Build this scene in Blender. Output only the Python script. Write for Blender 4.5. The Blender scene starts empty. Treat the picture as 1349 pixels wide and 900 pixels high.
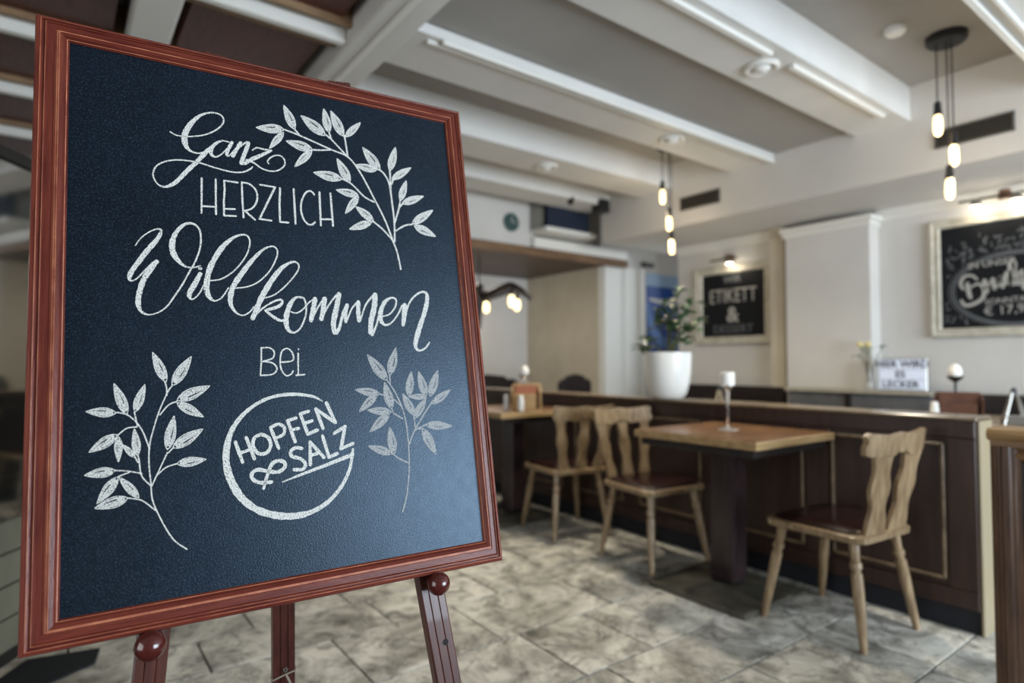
import bpy, bmesh, math, random
import numpy as np
from mathutils import Vector, Matrix
random.seed(7)
SC = bpy.context.scene
COL = SC.collection
PI = math.pi

# ------------------------------------------------------------------ camera
FPX, CX, CY = 801.0, 674.5, 450.0
PITCH = math.atan(28 / 801)
YAW = math.atan2(.5976, .8018)
CAM = np.array([0, 0, 1.1])
_F0 = np.array([math.sin(YAW), math.cos(YAW), 0]); _R = np.array([math.cos(YAW), -math.sin(YAW), 0]); _Z = np.array([0, 0, 1.])
_F = _F0 * math.cos(PITCH) + _Z * math.sin(PITCH); _U = -_F0 * math.sin(PITCH) + _Z * math.cos(PITCH)
cd = bpy.data.cameras.new('camera'); cam = bpy.data.objects.new('camera', cd); COL.objects.link(cam)
cd.sensor_width = 36; cd.lens = FPX / 1349 * 36; cd.clip_start = .02
cam.location = CAM.tolist(); cam.rotation_euler = (PI / 2 + PITCH, 0, -YAW)
cd.dof.use_dof = True; cd.dof.focus_distance = .98; cd.dof.aperture_fstop = 2.05
SC.camera = cam

# ------------------------------------------------------------------ light
w = bpy.data.worlds.new('world'); SC.world = w; w.use_nodes = True
w.node_tree.nodes['Background'].inputs[0].default_value = (.72, .84, 1, 1)
w.node_tree.nodes['Background'].inputs[1].default_value = .95
def area(name, loc, rot, sx, sy, power, col):
    l = bpy.data.lights.new(name, 'AREA'); l.shape = 'RECTANGLE'; l.size = sx; l.size_y = sy; l.energy = power; l.color = col
    o = bpy.data.objects.new(name, l); o.location = loc; o.rotation_euler = rot; COL.objects.link(o); return o
area('window_daylight', (3.0, -2.95, 1.25), (PI / 2, 0, 0), 3.3, 1.9, 290, (.76, .88, 1))
area('entrance_daylight', (-2.9, .5, 1.3), (PI / 2, 0, -PI / 2), 2.6, 2.0, 50, (1, .97, .92))
area('rear_room_fill', (6.6, 4.3, 2.0), (PI / 2, 0, PI * .8), 1.0, 1.2, 26, (.85, .93, 1))  # added fill to brighten the rear area; no window stands here
area('nook_fill', (3.4, 5.4, 2.12), (0, 0, 0), .5, .3, 7, (1, .9, .75))  # added fill under the canopy, belongs to no fixture
SC.view_settings.view_transform = 'Standard'; SC.view_settings.look = 'None'
SC.view_settings.gamma = 1; SC.view_settings.exposure = 0.05; SC.view_settings.use_curve_mapping = False

# ------------------------------------------------------------------ materials
def srgb(r, g, b):
    f = lambda c: (c / 255 / 12.92) if c / 255 <= .04045 else ((c / 255 + .055) / 1.055) ** 2.4
    return (f(r), f(g), f(b), 1)
def mat(name, col, rough=.5, metal=0, noise=None, bump=0, scale=(1, 1, 1), coords='Object', emit=None, trans=0, ior=1.45, coat=0, alpha=None, spec=.5, bscale=None):
    m = bpy.data.materials.new(name); m.use_nodes = True
    nt = m.node_tree; N = nt.nodes; L = nt.links; b = N['Principled BSDF']
    b.inputs['Roughness'].default_value = rough; b.inputs['Metallic'].default_value = metal
    b.inputs['Base Color'].default_value = col; b.inputs['IOR'].default_value = ior
    b.inputs['Transmission Weight'].default_value = trans; b.inputs['Coat Weight'].default_value = coat
    b.inputs['Specular IOR Level'].default_value = spec
    if emit: b.inputs['Emission Color'].default_value = emit[0]; b.inputs['Emission Strength'].default_value = emit[1]
    if noise or bump:
        tc = N.new('ShaderNodeTexCoord'); mp = N.new('ShaderNodeMapping'); mp.inputs['Scale'].default_value = scale
        if coords == 'World':
            g = N.new('ShaderNodeNewGeometry'); L.new(g.outputs['Position'], mp.inputs['Vector'])
        else: L.new(tc.outputs['Object'], mp.inputs['Vector'])
        n = N.new('ShaderNodeTexNoise'); L.new(mp.outputs[0], n.inputs['Vector'])
        sc, det = (noise[1], noise[2]) if noise else (bscale or 30, 4)
        n.inputs['Scale'].default_value = sc; n.inputs['Detail'].default_value = det; n.inputs['Roughness'].default_value = .6
        if noise:
            r = N.new('ShaderNodeValToRGB'); L.new(n.outputs['Fac'], r.inputs[0])
            r.color_ramp.elements[0].position = .3; r.color_ramp.elements[1].position = .7
            r.color_ramp.elements[0].color = noise[0]; r.color_ramp.elements[1].color = col
            L.new(r.outputs[0], b.inputs['Base Color'])
        if bump:
            n2 = n
            if bscale:
                n2 = N.new('ShaderNodeTexNoise'); L.new(mp.outputs[0], n2.inputs['Vector']); n2.inputs['Scale'].default_value = bscale; n2.inputs['Detail'].default_value = 5
            bp = N.new('ShaderNodeBump'); bp.inputs['Strength'].default_value = bump; bp.inputs['Distance'].default_value = .01
            L.new(n2.outputs['Fac'], bp.inputs['Height']); L.new(bp.outputs[0], b.inputs['Normal'])
    return m
M = {}
M['wall'] = mat('painted_plaster', srgb(208, 205, 200), .85, noise=(srgb(198, 195, 190), 1.6, 5), bump=.15, bscale=60, coords='World')
M['beige'] = mat('beige_plaster', srgb(200, 192, 174), .8, noise=(srgb(186, 177, 158), 3, 4), coords='World')
M['ceil'] = mat('ceiling_paint', srgb(160, 157, 152), .8, noise=(srgb(148, 145, 140), 1.3, 4), coords='World')
M['white'] = mat('white_gloss_paint', srgb(222, 220, 213), .4)
M['beam'] = mat('beam_paint', srgb(216, 214, 209), .6, noise=(srgb(206, 204, 199), 2, 4), coords='World')
M['coffer'] = mat('reddish_coffer_wood', srgb(96, 50, 38), .42, noise=(srgb(58, 31, 26), 6, 6), scale=(10, 1, 1), coords='World')
M['tanwood'] = mat('tan_edge_wood', srgb(150, 122, 92), .5, noise=(srgb(120, 94, 68), 8, 5), scale=(1, 8, 1), coords='World')
M['dark'] = mat('dark_stained_wood', srgb(64, 43, 34), .36, noise=(srgb(40, 26, 22), 5, 6), scale=(6, 6, .7), bump=.1, coords='World')
M['dark2'] = mat('black_brown_wood', srgb(40, 31, 29), .4, noise=(srgb(24, 19, 19), 6, 5), scale=(6, 6, 1))
M['gold'] = mat('worn_gilt_moulding', srgb(126, 106, 80), .4, noise=(srgb(72, 56, 42), 14, 5))
M['oak'] = mat('oiled_table_oak', srgb(150, 114, 82), .22, noise=(srgb(92, 64, 46), 4, 7), scale=(1, 10, 10), bump=.08)
M['oakedge'] = mat('pale_table_edge', srgb(186, 160, 116), .35, noise=(srgb(140, 108, 70), 5, 6), scale=(1, 6, 14))
M['beech'] = mat('chair_beech', srgb(166, 143, 110), .3, noise=(srgb(104, 80, 56), 6, 6), scale=(8, 8, 1.2), bump=.06, coat=.35)
M['leather'] = mat('burgundy_leather', srgb(44, 26, 24), .22, noise=(srgb(38, 21, 21), 20, 3), bump=.1)
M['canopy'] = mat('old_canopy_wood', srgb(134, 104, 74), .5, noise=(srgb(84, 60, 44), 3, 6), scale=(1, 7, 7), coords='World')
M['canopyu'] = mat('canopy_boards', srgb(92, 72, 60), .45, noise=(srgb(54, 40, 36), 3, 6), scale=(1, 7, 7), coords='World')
M['metal'] = mat('dark_cast_metal', srgb(104, 100, 88), .4, .35, noise=(srgb(70, 68, 60), 12, 4))
M['black'] = mat('black_metal', srgb(26, 26, 27), .45)
M['navy'] = mat('navy_plastic', srgb(34, 44, 60), .4)
M['grille'] = mat('vent_grille', srgb(84, 80, 72), .5)
M['ventback'] = mat('vent_shadow', srgb(30, 28, 26), .8)
M['pot'] = mat('white_ceramic', srgb(228, 227, 222), .3)
M['wax'] = mat('white_wax', srgb(238, 234, 226), .5)
M['leaf'] = mat('leaf_green', srgb(78, 108, 74), .32, noise=(srgb(46, 72, 52), 20, 3))
M['stem'] = mat('stem_brown', srgb(84, 84, 58), .6)
M['bloom'] = mat('pale_yellow_petals', srgb(226, 210, 150), .6)
M['soil'] = mat('potting_soil', srgb(44, 34, 28), .9)
M['glass'] = mat('clear_glass', (1, 1, 1, 1), .06, trans=1, ior=1.45)
M['bulb'] = mat('lit_filament_bulb', srgb(255, 235, 190), .2, emit=(srgb(255, 226, 160), 3.2))
M['spotlit'] = mat('lit_spot_lens', srgb(255, 240, 215), .2, emit=(srgb(255, 240, 215), 9))
M['shade'] = mat('warm_socket', srgb(110, 78, 58), .4, .4)
M['steel'] = mat('brushed_steel', srgb(150, 148, 142), .3, .8)
M['greyseat'] = mat('grey_vinyl_bench', srgb(98, 98, 100), .3, noise=(srgb(76, 77, 80), 8, 3))
M['cfg'] = mat('cream_picture_frame', srgb(208, 204, 190), .45, noise=(srgb(170, 164, 148), 14, 5))
M['slate2'] = mat('picture_slate', srgb(18, 21, 26), .6, noise=(srgb(12, 15, 19), 9, 4), spec=.25)
M['chalk2'] = mat('picture_chalk', srgb(166, 164, 158), .8)
M['chalk3'] = mat('picture_chalk_faint', srgb(96, 99, 102), .8)
M['blue'] = mat('blue_poster_print', srgb(30, 84, 168), .4, noise=(srgb(20, 56, 130), 2.5, 3))
M['bluel'] = mat('pale_blue_print', srgb(150, 176, 205), .5)
M['bluem'] = mat('mid_blue_print', srgb(96, 136, 200), .5)
M['box'] = mat('caddy_birch', srgb(190, 158, 112), .5, noise=(srgb(160, 126, 84), 6, 4))
M['redbox'] = mat('caddy_red_brown', srgb(104, 68, 50), .5, noise=(srgb(72, 44, 34), 6, 4))
M['salmon'] = mat('terracotta_card', srgb(178, 110, 80), .6)
M['paper'] = mat('white_card', srgb(225, 224, 220), .6)
M['lightbox'] = mat('lightbox_panel', srgb(214, 222, 238), .4, emit=(srgb(210, 222, 250), .12))
M['ink'] = mat('black_letter_tile', srgb(38, 42, 58), .5)
M['gdoor'] = mat('grey_green_painted_board', srgb(122, 122, 106), .45, noise=(srgb(98, 98, 86), 3, 4))
M['gdark'] = mat('cabinet_dark_interior', srgb(38, 44, 44), .5)
M['gpale'] = mat('cabinet_pale_shelf', srgb(150, 156, 150), .5)
M['flatdark'] = mat('flat_black', srgb(22, 24, 32), .7)
M['rope'] = mat('twisted_cord', srgb(150, 140, 125), .8)

def stone():
    m = bpy.data.materials.new('grey_stone_tile'); m.use_nodes = True; nt = m.node_tree; N = nt.nodes; L = nt.links; b = N['Principled BSDF']
    g = N.new('ShaderNodeNewGeometry'); oi = N.new('ShaderNodeObjectInfo')
    ad = N.new('ShaderNodeVectorMath'); ad.operation = 'ADD'; mu = N.new('ShaderNodeVectorMath'); mu.operation = 'SCALE'; mu.inputs['Scale'].default_value = 7
    cb = N.new('ShaderNodeCombineXYZ'); L.new(oi.outputs['Random'], cb.inputs[0]); L.new(oi.outputs['Random'], cb.inputs[1]); L.new(cb.outputs[0], mu.inputs[0])
    L.new(g.outputs['Position'], ad.inputs[0]); L.new(mu.outputs[0], ad.inputs[1])
    def noise(sc, det, dist=0, ro=.6):
        n = N.new('ShaderNodeTexNoise'); n.inputs['Scale'].default_value = sc; n.inputs['Detail'].default_value = det; n.inputs['Distortion'].default_value = dist; n.inputs['Roughness'].default_value = ro
        L.new(ad.outputs[0], n.inputs['Vector']); return n
    def ramp(src, a, ca, bb, cb_):
        r = N.new('ShaderNodeValToRGB'); r.color_ramp.elements[0].position = a; r.color_ramp.elements[0].color = ca
        r.color_ramp.elements[1].position = bb; r.color_ramp.elements[1].color = cb_; L.new(src, r.inputs[0]); return r
    n1 = noise(3.2, 8, 1.2, .68); n2 = noise(8.5, 9, 1.3, .74); n3 = noise(38, 4)
    r1 = ramp(n1.outputs['Fac'], .36, srgb(140, 136, 126), .60, srgb(228, 224, 212))
    r2 = ramp(n2.outputs['Fac'], .36, srgb(84, 82, 82), .52, (1, 1, 1, 1))
    mx = N.new('ShaderNodeMix'); mx.data_type = 'RGBA'; mx.blend_type = 'MULTIPLY'; mx.inputs[0].default_value = .72
    L.new(r1.outputs[0], mx.inputs[6]); L.new(r2.outputs[0], mx.inputs[7])
    hv = N.new('ShaderNodeHueSaturation'); mr = N.new('ShaderNodeMapRange'); mr.inputs[3].default_value = .86; mr.inputs[4].default_value = 1.1
    L.new(oi.outputs['Random'], mr.inputs[0]); L.new(mr.outputs[0], hv.inputs['Value']); L.new(mx.outputs[2], hv.inputs['Color'])
    L.new(hv.outputs[0], b.inputs['Base Color'])
    r3 = ramp(n2.outputs['Fac'], .3, (.6, .6, .6, 1), .7, (.36, .36, .36, 1)); L.new(r3.outputs[0], b.inputs['Roughness'])
    bp = N.new('ShaderNodeBump'); bp.inputs['Strength'].default_value = .35; bp.inputs['Distance'].default_value = .006
    L.new(n2.outputs['Fac'], bp.inputs['Height']); L.new(bp.outputs[0], b.inputs['Normal'])
    return m
M['ledge'] = mat('stone_ledge', srgb(166, 160, 144), .35, noise=(srgb(140, 134, 120), 9, 5))
M['cabglass'] = mat('tinted_reflective_glass', srgb(30, 34, 33), .06, ior=2.9, spec=1)
M['stone'] = stone()
M['grout'] = mat('dark_grout', srgb(44, 43, 42), .9)

def frame_wood(name, a, b_, rough=.3):
    m = mat(name, a, rough, noise=(b_, 7, 7), scale=(6, 6, 6), bump=.25, bscale=120, coat=.25); return m
M['fr_v'] = mat('red_stained_wood_upright', srgb(122, 58, 43), .27, noise=(srgb(82, 32, 28), 9, 7), scale=(14, 3, 1), bump=.12, bscale=60, spec=.35)
M['fr_h'] = mat('red_stained_wood_rail', srgb(122, 58, 43), .27, noise=(srgb(82, 32, 28), 9, 7), scale=(1, 3, 14), bump=.12, bscale=60, spec=.35)
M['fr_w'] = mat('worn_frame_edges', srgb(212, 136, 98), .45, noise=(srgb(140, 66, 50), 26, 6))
M['leg'] = mat('easel_leg_wood', srgb(90, 48, 38), .36, noise=(srgb(62, 32, 28), 9, 6), scale=(12, 6, 1), coat=.2)
M['legw'] = mat('easel_leg_groove', srgb(150, 96, 74), .5, noise=(srgb(96, 46, 40), 30, 4))
M['knob'] = mat('polished_knob_wood', srgb(86, 34, 28), .18, noise=(srgb(60, 24, 22), 30, 4), coat=.6)

def slate():
    m = bpy.data.materials.new('dusty_blackboard'); m.use_nodes = True; nt = m.node_tree; N = nt.nodes; L = nt.links; b = N['Principled BSDF']
    tc = N.new('ShaderNodeTexCoord')
    def noise(sc, det):
        n = N.new('ShaderNodeTexNoise'); n.inputs['Scale'].default_value = sc; n.inputs['Detail'].default_value = det; L.new(tc.outputs['Object'], n.inputs['Vector']); return n
    n1 = noise(5, 6); n2 = noise(480, 2); n3 = noise(60, 5)
    r1 = N.new('ShaderNodeValToRGB'); r1.color_ramp.elements[0].color = srgb(4, 11, 18); r1.color_ramp.elements[1].color = srgb(10, 20, 31)
    r1.color_ramp.elements[0].position = .3; r1.color_ramp.elements[1].position = .75; L.new(n1.outputs['Fac'], r1.inputs[0])
    r2 = N.new('ShaderNodeValToRGB'); r2.color_ramp.elements[0].color = (0, 0, 0, 1); r2.color_ramp.elements[1].color = (.035, .055, .09, 1)
    r2.color_ramp.elements[0].position = .52; r2.color_ramp.elements[1].position = .86; L.new(n2.outputs['Fac'], r2.inputs[0])
    ad = N.new('ShaderNodeMix'); ad.data_type = 'RGBA'; ad.blend_type = 'ADD'; ad.inputs[0].default_value = 1; L.new(r1.outputs[0], ad.inputs[6]); L.new(r2.outputs[0], ad.inputs[7])
    L.new(ad.outputs[2], b.inputs['Base Color']); b.inputs['Roughness'].default_value = .46; b.inputs['Specular IOR Level'].default_value = .5
    mr = N.new('ShaderNodeMapRange'); mr.inputs[3].default_value = .27; mr.inputs[4].default_value = .38; b.inputs['Specular Tint'].default_value = (.58, .78, 1, 1); L.new(n3.outputs['Fac'], mr.inputs[0]); L.new(mr.outputs[0], b.inputs['Roughness'])  # blue specular tint puts the cool daylight into the board's sheen
    bp = N.new('ShaderNodeBump'); bp.inputs['Strength'].default_value = .35; bp.inputs['Distance'].default_value = .001; L.new(n2.outputs['Fac'], bp.inputs['Height']); L.new(bp.outputs[0], b.inputs['Normal'])
    return m
M['slate'] = slate()
def chalk(name, col, lo, hi):
    m = bpy.data.materials.new(name); m.use_nodes = True; nt = m.node_tree; N = nt.nodes; L = nt.links; b = N['Principled BSDF']
    b.inputs['Base Color'].default_value = col; b.inputs['Roughness'].default_value = .95; b.inputs['Specular IOR Level'].default_value = .1
    tc = N.new('ShaderNodeTexCoord'); n = N.new('ShaderNodeTexNoise'); n.inputs['Scale'].default_value = 520; n.inputs['Detail'].default_value = 3; L.new(tc.outputs['Object'], n.inputs['Vector'])
    r = N.new('ShaderNodeMapRange'); r.inputs[1].default_value = lo; r.inputs[2].default_value = hi; L.new(n.outputs['Fac'], r.inputs[0]); L.new(r.outputs[0], b.inputs['Alpha'])
    return m
M['chalk'] = chalk('chalk_stroke', srgb(220, 220, 214), .30, .50)
M['chalkf'] = chalk('chalk_leaf_fill', srgb(214, 214, 208), .26, .56)
M['chalkc'] = chalk('glare_dimmed_chalk', srgb(176, 178, 178), .26, .56)  # dimmer copy: the board's reflection over this branch is put into the colour

# ------------------------------------------------------------------ mesh helpers
class MB:
    def __init__(s): s.v = []; s.f = []; s.m = []; s.mi = 0
    def add(s, vs, fs, mi=None):
        b = len(s.v); s.v += [tuple(map(float, p)) for p in vs]
        for f in fs: s.f.append(tuple(b + i for i in f)); s.m.append(s.mi if mi is None else mi)
        return s
    def box(s, x0, x1, y0, y1, z0, z1, c=0, mi=None):
        if c <= 0:
            vs = [(x, y, z) for x in (x0, x1) for y in (y0, y1) for z in (z0, z1)]
            return s.add(vs, [(0, 1, 3, 2), (4, 6, 7, 5), (0, 4, 5, 1), (2, 3, 7, 6), (0, 2, 6, 4), (1, 5, 7, 3)], mi)
        bm = bmesh.new(); bmesh.ops.create_cube(bm, size=1)
        for v in bm.verts: v.co = Vector(((x0 + x1) / 2 + v.co.x * (x1 - x0), (y0 + y1) / 2 + v.co.y * (y1 - y0), (z0 + z1) / 2 + v.co.z * (z1 - z0)))
        bmesh.ops.bevel(bm, geom=bm.edges[:], offset=c, segments=1, affect='EDGES', profile=.5)
        bm.verts.index_update(); s.add([v.co for v in bm.verts], [[v.index for v in f.verts] for f in bm.faces], mi); bm.free(); return s
    def tube(s, pts, rads, n=10, cap=True, mi=None, flat=1):
        pts = [Vector(p) for p in pts]
        if not isinstance(rads, (list, tuple)): rads = [rads] * len(pts)
        vs = []; up = Vector((0, 0, 1)); prev = None
        for i, p in enumerate(pts):
            d = (pts[min(i + 1, len(pts) - 1)] - pts[max(i - 1, 0)])
            d = d.normalized() if d.length > 1e-9 else (prev or up)
            prev = d
            a = d.cross(up if abs(d.z) < .95 else Vector((0, 1, 0))).normalized(); b = a.cross(d)
            for k in range(n):
                t = 2 * PI * k / n; vs.append(p + a * math.cos(t) * rads[i] + b * math.sin(t) * rads[i] * flat)
        fs = [(i * n + k, i * n + (k + 1) % n, (i + 1) * n + (k + 1) % n, (i + 1) * n + k) for i in range(len(pts) - 1) for k in range(n)]
        if cap: fs += [tuple(range(n - 1, -1, -1)), tuple(range((len(pts) - 1) * n, len(pts) * n))]
        return s.add(vs, fs, mi)
    def lathe(s, prof, c=(0, 0, 0), n=24, mi=None):     # prof: (r, z)
        vs = []
        for r, z in prof:
            for k in range(n): t = 2 * PI * k / n; vs.append((c[0] + r * math.cos(t), c[1] + r * math.sin(t), c[2] + z))
        fs = [(i * n + k, i * n + (k + 1) % n, (i + 1) * n + (k + 1) % n, (i + 1) * n + k) for i in range(len(prof) - 1) for k in range(n)]
        fs += [tuple(range(n - 1, -1, -1)), tuple(range((len(prof) - 1) * n, len(prof) * n))]
        return s.add(vs, fs, mi)
    def prism(s, poly, axis, a, b, mi=None):            # poly in the two other axes
        def P(u, v, w): return {'x': (w, u, v), 'y': (u, w, v), 'z': (u, v, w)}[axis]
        n = len(poly); vs = [P(u, v, a) for u, v in poly] + [P(u, v, b) for u, v in poly]
        return s.add(vs, [tuple(range(n - 1, -1, -1)), tuple(range(n, 2 * n))] + [(i, (i + 1) % n, (i + 1) % n + n, i + n) for i in range(n)], mi)
    def build(s, name, m, parent=None, smooth=False, loc=None, fix=True):
        me = bpy.data.meshes.new(name); me.from_pydata(s.v, [], s.f)
        for x in (m if isinstance(m, (list, tuple)) else [m]): me.materials.append(M[x] if isinstance(x, str) else x)
        for p, i in zip(me.polygons, s.m): p.material_index = i; p.use_smooth = smooth
        if fix:
            bm = bmesh.new(); bm.from_mesh(me); bmesh.ops.recalc_face_normals(bm, faces=bm.faces); bm.to_mesh(me); bm.free()
        if smooth: 
            try: me.set_sharp_from_angle(angle=math.radians(40))
            except Exception: pass
        me.update()
        o = bpy.data.objects.new(name, me); COL.objects.link(o)
        if parent: o.parent = parent
        if loc: o.location = loc
        return o
def bx(name, m, parent, *a, c=0, **k): return MB().box(*a, c=c).build(name, m, parent, **k)
def tag(o, label=None, cat=None, group=None, kind=None):
    if label: o['label'] = label
    if cat: o['category'] = cat
    if group: o['group'] = group
    if kind: o['kind'] = kind
    return o
def thing(name, label, cat, loc=(0, 0, 0), rz=0, group=None):
    o = bpy.data.objects.new(name, None); COL.objects.link(o); o.location = loc; o.rotation_euler = (0, 0, rz); o.empty_display_size = .05
    return tag(o, label, cat, group)
def dup(o, parent=None):
    c = o.copy(); COL.objects.link(c); c.parent = parent
    for ch in [x for x in bpy.data.objects if x.parent == o]: dup(ch, c)
    return c
def copy_thing(o, loc, rz, label, group=None):
    c = dup(o); c.location = loc; c.rotation_euler = (0, 0, rz); c['label'] = label
    if group: c['group'] = group
    return c
def spline(pts, sub=6):
    pts = [tuple(map(float, p)) for p in pts]
    if len(pts) < 3: return pts
    P = [pts[0]] + pts + [pts[-1]]; out = []
    for i in range(1, len(P) - 2):
        p0, p1, p2, p3 = (np.array(P[i + k]) for k in (-1, 0, 1, 2))
        for k in range(sub):
            t = k / sub; out.append(tuple(.5 * ((2 * p1) + (-p0 + p2) * t + (2 * p0 - 5 * p1 + 4 * p2 - p3) * t * t + (-p0 + 3 * p1 - 3 * p2 + p3) * t ** 3)))
    out.append(pts[-1]); return out

# ------------------------------------------------------------------ room shell
XP, XB, XW = 2.97, 4.28, 5.13        # partition face, bulkhead face, picture wall
ZC, ZB, ZS = 2.843, 2.623, 2.281     # ceiling, beam underside, bulkhead underside
fl = bx('floor', 'grout', None, -3, 8, -3, 6.4, -.06, -.012); tag(fl, kind='structure')
rows = [-1.3, -.95, -.55, -.25, .15, .48, .88, 1.285, 1.587, 1.99, 2.4, 2.7, 3.1, 3.5, 3.8, 4.2, 4.6, 4.9, 5.3, 5.7, 6.15]
for i in range(len(rows) - 1):
    y0, y1 = rows[i], rows[i + 1]
    x = {7: 1.605 - 1.24, 8: 1.866 - 1.2, 6: 1.605 - .6, 5: 2.53 - 1.25}.get(i, -1.1 + random.random() * .5)
    while x > -1.2: x -= .55
    while x < 5.1:
        ln = random.choice([.42, .55, .62, .7])
        if i == 7 and x < 1.6 < x + ln + .15: ln = 1.605 - x
        if i == 8 and x < 1.866 < x + ln + .15: ln = 1.866 - x
        if i == 5 and x < 2.53 < x + ln + .15: ln = 2.53 - x
        if ln < .1: ln += .5
        # skip slabs that lie wholly outside the view
        xm, ym = x + ln / 2, (y0 + y1) / 2
        dz = xm * _F0[0] + ym * _F0[1]; lx = xm * _R[0] + ym * _R[1]
        if dz > 1.3 and abs(lx) < dz * .9 + .5:
            dzt = random.uniform(0, .0015)
            MB().box(-ln / 2 + .004, ln / 2 - .004, -(y1 - y0) / 2 + .004, (y1 - y0) / 2 - .004, -.03, dzt, c=.0012).build('tile', 'stone', fl, loc=(xm, ym, 0))
        x += ln
cl = bx('ceiling', 'ceil', None, -3, 8, -3, 6.4, ZC, ZC + .1); tag(cl, kind='structure')
def part(name, m, *a, c=0, parent=None): return bx(name, m, parent or cl, *a, c=c)
for y0, y1 in ((.54, .867), (1.533, 1.864), (2.45, 2.81), (3.40, 3.75), (4.15, 4.47)):
    part('beam', 'beam', 1.27, XB, y0, y1, ZB, ZC)
part('beam', 'beam', 1.06, 1.27, -1.5, 6.1, ZB - .03, ZC, c=.01)
part('moulding', 'white', 1.13, 1.16, -1.5, 6.1, ZB - .045, ZB - .03, c=.004)
part('beam', 'white', .225, .39, -1.5, 6.1, ZB - .02, ZC, c=.008)
part('ceiling_panel', 'ceil', 1.27, XB, 1.885, 2.43, ZB + .045, ZC)
# bright strip mouldings on the beam undersides
for x0, x1, y in ((1.3, 2.77, 1.595), (2.965, 4.03, 1.595)):
    part('light_strip', 'white', x0, x1, y - .016, y + .016, ZB - .022, ZB, c=.004)
part('moulding', 'white', 1.42, XB, 2.44, 2.462, ZB - .024, ZB, c=.005)
part('moulding', 'white', 1.36, 4.03, 2.485, 2.512, ZB - .016, ZB, c=.005)
part('moulding', 'white', 1.3, XB, .835, .867, ZB - .02, ZB, c=.004)
part('moulding', 'white', 1.3, XB, .775, .795, ZB - .02, ZB, c=.004)
for y in (1.15, 1.965, 2.76, 3.57, 4.39, 5.2):
    for (xa, xb) in ((-1.6, .225), (.39, 1.06)):
        part('cross_moulding', 'white', xa, xb, y - .035, y + .015, ZB - .015, ZC, c=.008)
        part('cross_moulding', 'white', xa, xb, y + .028, y + .05, ZB + .01, ZC, c=.005)
        part('wood_edge', 'tanwood', xa, xb, y - .105, y - .075, ZB + .03, ZC, c=.004)
        part('wood_edge', 'tanwood', xa, xb, y + .10, y + .13, ZB + .03, ZC, c=.004)
        part('wood_panel', 'coffer', xa + .05, xb - .05, y + .13, y + .71, ZB + .06, ZC)
wfr = MB().box(-3.2, 1.35, -3.2, -3.0, 0, ZC).box(4.65, 5.33, -3.2, -3.0, 0, ZC).box(1.35, 4.65, -3.2, -3.0, 0, .3).box(1.35, 4.65, -3.2, -3.0, 2.2, ZC).build('wall_front', 'wall'); tag(wfr, kind='structure')
wle = MB().box(-3.2, -3, -3, -.8, 0, ZC).box(-3.2, -3, -.8, 1.8, 2.3, ZC).box(-3.2, -3, 1.8, 2.2, 0, ZC).build('wall_entrance', 'wall'); tag(wle, kind='structure')
# bulkhead with vents
bh = bx('trim_1', 'wall', None, XB, 5.3, -3, 4.25, ZS, ZC); tag(bh, kind='structure')
wr = bx('wall_right', 'wall', None, XW, XW + .2, -3, 4.0, 0, ZC); tag(wr, kind='structure')
pil = MB().box(4.97, XW, 2.08, 2.75, 0, 2.2).build('trim_2', 'wall'); tag(pil, kind='structure')
MB().box(4.93, XW, 2.04, 2.79, 2.2, 2.24, c=.008).box(4.95, XW, 2.06, 2.77, 2.16, 2.2, c=.006).build('capital', 'white', pil)
t3 = MB().box(5.03, XW, 2.8, 2.93, 0, ZS).build('trim_3', 'beige'); tag(t3, kind='structure')
for y0, y1 in ((-3, 2.08), (2.93, 4.0)):
    MB().box(5.09, XW, y0, y1, 2.235, ZS).box(5.11, XW, y0, y1, 2.20, 2.235).build('cornice', 'white', wr)
# rear area
wf = bx('wall_far', 'wall', None, 4.85, 7.6, 4.85, 5.0, 0, ZC); tag(wf, kind='structure')
wb = bx('wall_back', 'wall', None, -3, 4.85, 6.15, 6.3, 0, ZC); tag(wb, kind='structure')
wl = bx('wall_left', 'gdoor', None, -3.2, -3, 2.2, 6.3, 0, ZC); tag(wl, kind='structure')
we = bx('wall_end', 'wall', None, 7.5, 7.6, 2.0, 5.0, 0, ZC); tag(we, kind='structure')
ws = bx('wall_side', 'wall', None, XW + .2, 7.6, 2.0, 2.1, 0, ZC); tag(ws, kind='structure')
wp = bx('trim_4', 'beige', None, 4.83, 4.85, 4.86, 6.15, 0, 2.25); tag(wp, kind='structure')
d1 = bx('door_1', 'white', None, 4.86, 5.55, 4.81, 4.85, 0, 2.2); tag(d1, kind='structure')
for x0 in (4.86, 5.18, 5.44): bx('door_stile', 'white', d1, x0, x0 + .1, 4.79, 4.812, 0, 2.2, c=.004)
wc = MB().box(2.0, 3.80, 4.72, 4.86, 2.25, ZC).build('wall_niche', 'wall'); tag(wc, kind='structure')
wc2 = MB().box(3.80, 4.85, 4.98, 5.1, 2.25, ZC).build('trim_5', 'wall'); tag(wc2, kind='structure')

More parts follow.
